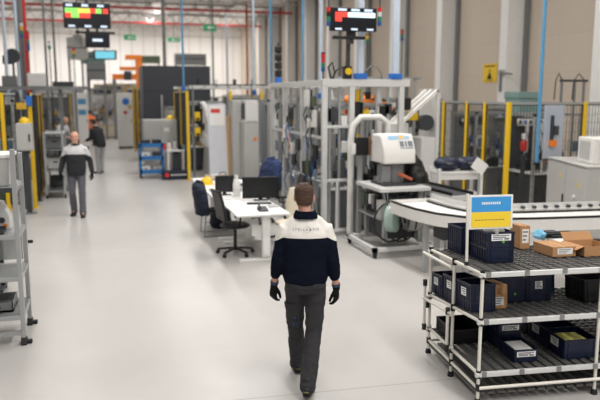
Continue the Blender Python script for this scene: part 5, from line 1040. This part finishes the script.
machine('pale narrow machine between the grey cabinet and the centre cell', (AY(179, 120, 24).x, 24.2, 0), .9, .9, 2.1, 61, m=M_cab2, acc=[M_white, M_cab, M_dgrey], dens=1.6, back=M_cab)
q0, q1 = AY(143, 90, 26), AY(210.5, 90, 26); pw_ = q1.x-q0.x; dp = T('dark_enclosure', 'large dark grey machine enclosure standing behind the bench and blue trolley', 'machine', ((q0.x+q1.x)/2, 27.2, 0)); MB().box(-pw_/2, pw_/2, -1.2, 1.2, .1, 3.58).build('body', M_char, dp, .01); MB().box(-pw_/2+.05, pw_/2-.05, -1.15, 1.15, 0, .1).build('plinth', M_black, dp)
for k in range(3): MB().box(-pw_/2+.03+pw_/3*k, -pw_/2+pw_/3*(k+1)-.03, -1.22, -1.2, .2, 2.6).build('door', M_char, dp, .004)
MB().box(-pw_/2, pw_/2, -1.215, -1.2, 2.66, 2.7).build('seam', M_dgrey, dp); MB().box(-.62, -.56, -1.3, -1.22, 0, 2.5).build('conduit', M_alu, dp)
# ---------------------------------------------------------------- centre cell
xs_ = [AY(p, 130, 20).x for p in (188, 231, 262)]
fence('yellow post fence with top rails round the centre cell', [(xs_[0]+.02, 23.5), (xs_[0]+.02, 21.7), (xs_[0], 20.0), (xs_[1], 20.0), (xs_[2], 20.0)], 2.62, skip=(2, 3))
cr = T('cell_roof_frame', 'pale cable tray and rail grid above the centre cell', 'frame', (xs_[0], 20.2, 0)); b = MB(); L_ = xs_[2]-xs_[0]
MB().box(.1, L_+.6, 0, .08, 2.7, 2.78).build('front_rail', M_alu2, cr); MB().box(.0, L_+.6, 3.4, 3.5, 2.7, 2.78).build('rear_rail', M_alu2, cr); MB().box(.1, L_+.6, 1.5, 1.6, 2.78, 2.84).build('cable_tray', M_dgrey, cr)
for k in range(8): MB().box(.15+.36*k, .2+.36*k, 0, 3.45, 2.72, 2.77).build('cross_rail', M_alu, cr)
for x in (.2, L_+.5): MB().box(x-.04, x+.04, 3.4, 3.48, 0, 2.7).build('post', M_dyel, cr); MB().box(x-.03, x+.03, .01, .07, 0, 2.7).build('post', M_grey, cr)
for k in range(4): MB().box(.5+.6*k, .6+.6*k, 1.52, 1.6, 2.84, 3.0).build('junction_box', [M_black, M_white, M_dgrey, M_cab][k], cr)
q0, q1 = AY(243, 150, 18.6), AY(269, 150, 18.6); cabinet('tall grey control cabinet with a red and yellow switch, behind the desks', ((q0.x+q1.x)/2+.02, 18.8, 0), q1.x-q0.x, .5, 1.75, 0, M_cab, 1, M_cab2, extras=(('button', -.06, 1.28, .05, M_org), ('plate', .15, 1.5, .07, M_black)))
ub = T('electrical_box', 'pale grey box with door seams on top of the tall control cabinet', 'box', ((q0.x+q1.x)/2+.02, 18.8, 1.776)); MB().box(-.33, .33, -.28, .25, 0, .58).build('body', M_cab2, ub, .01); MB().box(-.3, -.02, -.295, -.28, .03, .55).build('door', M_cab2, ub); MB().box(.0, .27, -.295, -.28, .03, .55).build('door', M_cab2, ub); MB().box(-.35, -.33, -.2, .2, .05, .5).build('side_vent', M_dgrey, ub)
q0 = AY(237.5, 150, 19.3); cabinet('slim pale cabinet left of the tall control cabinet', (q0.x, 19.35, 0), .34, .5, 2.36, 0, M_cab, 1, None)
q0 = AY(208, 120, 20.8); robot('white robot arm inside the centre cell behind the yellow post', (q0.x+.1, 21.2, 0), .3, M_white, 1.05, -.15, -.8, .9, pedestal=.9)
q0 = AY(217, 130, 19.7); lb = T('leaning_board', 'tall white board with printed sheets standing before the centre cell', 'board', (q0.x, 19.55, 0)); b = MB(); b.prism_x([(-.1, .05), (-.07, .05), (.22, 2.25), (.19, 2.25)], -.27, .27); b.build('panel', mat('white_board', (206, 208, 214), .5), lb); MB().prism_x([(.1, 1.62), (.12, 1.62), (.195, 2.2), (.175, 2.2)], -.22, .22).build('printed_sheet', M_paper, lb); MB().prism_x([(.145, 1.98), (.15, 1.98), (.165, 2.1), (.16, 2.1)], -.18, .1).build('red_heading', M_red, lb)
MB().bar((.0, .5, 0), (0, .2, 2.0), .04).build('rear_strut', M_alu, lb); MB().box(.27, .34, -.1, .1, .0, 1.9).build('side_post', mat('wood_strip', (190, 150, 100), .6), lb)
for k, (z, lab) in enumerate(((1.75, 'upper yellow cover plate on the yellow post of the centre cell'), (1.3, 'lower yellow cover plate on the yellow post of the centre cell'))):
    c = T('cover_plate', lab, 'plate', (xs_[0]+.3, 20.12, z)); MB().box(-.08, .08, -.06, .04, 0, .25).build('plate', M_yel, c, .01); MB().box(-.05, .05, -.075, -.06, .02, .08).build('latch', M_black, c)
machine('dark machine with yellow parts at the back of the centre cell', (3.4, 22.9, 0), 1.2, 1.0, 2.3, 71, m=M_dgrey, acc=[M_dyel, M_white, M_black], dens=2, back=M_dgrey)
machine('grey machine at the right of the centre cell behind the cabinets', (5.0, 22.0, 0), 1.3, 1.2, 2.4, 72, m=M_grey, acc=[M_white, M_dgrey, M_dyel], dens=2, back=M_grey)
# ---------------------------------------------------------------- far left aisle
q0 = AY(125, 118, 33); cabinet('tall pale cabinet with a blue round button and red switch far down the aisle', (q0.x, 33, 0), .7, .6, 2.6, 0, M_cab2, 1, None, extras=(('button', 0.05, 2.2, .16, M_dblue), ('button', .02, 1.7, .08, M_red), ('button', .22, 1.95, .08, M_dyel)))
q0 = AY(82, 105, 33.5); cabinet('white far cabinet with two blue windows left of the person in orange', (q0.x, 33.6, 0), .5, .5, 2.6, 0, M_white, 1, None, extras=(('plate', 0, 2.2, .18, M_pipe), ('plate', 0, 1.7, .18, M_pipe)))
oc = T('orange_gantry', 'orange steel gantry frame rising at the back of the hall', 'gantry', (AY(142, 70, 40).x, 40, 0)); zz = AY(0, 53, 40).z; z2 = AY(0, 74, 40).z; L_ = AY(142, 70, 40).x-AY(112, 70, 40).x
MB().box(-.35, 0, -.2, .2, 0, zz).build('column', M_org, oc); MB().box(-L_, -.35, -.15, .15, z2-.25, z2+.05).build('lower_beam', M_org, oc); MB().box(-L_*.75, -.35, -.15, .15, zz-.85, zz-.65).build('upper_beam', M_org, oc); MB().box(-.9, .0, -.25, .25, zz-.25, zz).build('head', M_org, oc); MB().box(-L_, -L_+.2, -.12, .12, 0, z2-.25).build('column', M_grey, oc); MB().box(-1.0, -.6, -.3, .3, zz-1.4, zz-.9).build('hoist', M_dgrey, oc)
far = [('cream machine with round covers behind the person in orange', 103, 42, 1.8, 2.9, 81, mat('cream_paint', (214, 204, 180), .5), [M_white, M_dyel, M_black]), ('far machine with yellow frame above the cream machine', 112, 47, 2.2, 3.2, 82, M_grey, [M_dyel, M_white, M_blue]),
       ('far pale machine left of the white cabinet with blue windows', 65, 37, 1.8, 2.9, 83, M_cab, [M_white, M_dyel, M_dgrey]), ('far grey machine behind the aisle trolley', 55, 30, 1.6, 2.7, 84, M_grey, [M_dyel, M_dgrey, M_steel]),
       ('far dark machine right of the tall pale cabinet', 138, 35, 1.2, 2.9, 85, M_dgrey, [M_dyel, M_black, M_white]), ('far machine with blue parts right of the cabinet with the blue button', 122, 50, 2.0, 3.3, 86, M_cab, [M_blue, M_dyel, M_white]), ('far machine at the left edge behind the left cell', 4, 31, 2.0, 2.8, 87, M_grey, [M_olive, M_dgrey, M_dyel]), ('far pale machine at the left behind the pale pipes', 38, 41, 2.2, 3.0, 88, M_cab, [M_white, M_dgrey, M_dyel])]
for lab, px, Y, w_, h_, sd, m, ac in far: machine(lab, (AY(px, 110, Y).x, Y, 0), w_, 1.3, h_, sd, m=m, acc=ac, dens=2.2, back={81: M_cab2, 82: M_cab, 86: M_cab}.get(sd, M_grey), frame=M_dyel if sd in (82, 85) else M_alu)
fence('far fence of ochre posts along the left aisle beyond the trolley', [(AY(54, 120, 26).x-1.2, 28), (AY(62, 110, 28).x, 28), (AY(70, 110, 29).x, 29)], 2.6, pm=M_dyel)
fence('far fence of ochre posts left of the dark enclosure', [(AY(134, 110, 31).x, 31), (AY(137.5, 110, 31).x, 31), (AY(141, 110, 32).x, 32)], 2.8, pm=M_dyel)
for k, (px, py0, py1, Y, w_, m, lab) in enumerate(((78, 58, 38, 44, 1.2, M_cab, 'tall grey duct tower under the smaller dark screen'), (93, 62, 52, 46, 1.5, M_teal, 'teal plant unit at the back below the smaller dark screen'), (150, 62, 56, 52, 1.4, M_olive, 'dark green unit above the dark enclosure at the back'), (190, 64, 54, 54, 2.4, M_grey, 'grey plant unit behind the dark enclosure'), (96, 78, 63, 40, 1.0, M_grey, 'grey tower behind the cream machine'))):
    z0, z1 = AY(px, py0, Y).z, AY(px, py1, Y).z; c = T('plant_tower', lab, 'machine', (AY(px, 60, Y).x, Y, 0)); MB().box(-w_/2, w_/2, -.5, .5, max(.1, z0-.1), z1).build('unit', m, c, .02)
    for x in (-w_/2+.08, w_/2-.08): MB().box(x-.06, x+.06, -.06, .06, 0, z0).build('leg', M_grey, c)
    MB().box(-w_/2, w_/2, -.52, -.5, (z0+z1)/2-.03, (z0+z1)/2+.03).build('seam', M_dgrey, c)
q0 = AY(105, 54, 38); sm = T('wide_monitor', 'wide monitor with a blue picture hanging far behind the smaller dark screen', 'screen', (q0.x, 38, q0.z-.3)); MB().box(-.6, .6, -.05, .05, 0, .5).build('housing', M_black, sm, .02); MB().box(-.5, .5, -.056, -.05, .06, .44).build('screen', mat('screen_blue_pic', (110, 190, 210), .4, emit=.6), sm); MB().box(-.03, .03, .05, .1, .2, CEIL-sm.location.z).build('rod', M_grey, sm)
# machines along the right wall behind the portal frame
base_m = machine('pale machine in the dense row along the right wall behind the portal frame', (6.6, 19.0, 0), 1.8, 1.4, 2.5, 91, m=M_cab, acc=[M_white, M_dgrey, M_olive], dens=2, back=M_grey); base_m['group'] = 'machines along the right wall'
base_n = machine('grey machine in the dense row along the right wall behind the portal frame', (9.2, 19.4, 0), 1.8, 1.4, 2.4, 92, m=M_grey, acc=[M_teal, M_black, M_white], dens=2, back=M_dgrey); base_n['group'] = 'grey machines along the right wall'
for x, y, s_ in ((7.3, 24.5, 0), (10.2, 25, 1), (6.4, 29, 1), (9.2, 30, 0), (7.2, 35, 0), (10, 36, 1), (6.2, 41, 1), (9.3, 43, 0)): dup(base_n if s_ else base_m, (x, y, 0))
machine('pale machine filling the gap behind the white instrument head', (5.5, 15.9, 0), 1.0, .9, 2.4, 93, m=M_cab2, acc=[M_white, M_steel, M_olive], dens=2, back=M_cab)
# ---------------------------------------------------------------- roof services
for k, Y in enumerate((43, 51.7)):
    r = T('sprinkler_pipe', ['red sprinkler pipe crossing under the roof, nearer of two', 'red sprinkler pipe crossing under the roof, farther of two'][k], 'pipe', (2, Y, CEIL-.9)); MB().cyl((-12, 0, 0), (10.2, 0, 0), .07).build('pipe', M_red, r)
    for x in range(-11, 10, 3): MB().cyl((x, 0, .05), (x, 0, .9), .02).build('hanger', M_grey, r)
for k, (x, y) in enumerate(((-7, 48), (-1.5, 48), (4, 48), (9.5, 48), (-7, 41), (-1.5, 41), (4, 41), (9.5, 41))):
    r = T('ceiling_light', 'white strip light hanging under the roof at the far end', 'light', (x, y, CEIL-.32), 0, 'strip lights under the roof'); MB().box(-.4, .4, -2.4, 2.4, .1, .2).build('housing', M_white, r)
    for yy in (-2, 2): MB().cyl((0, yy, .2), (0, yy, .32), .02).build('hanger', M_grey, r)
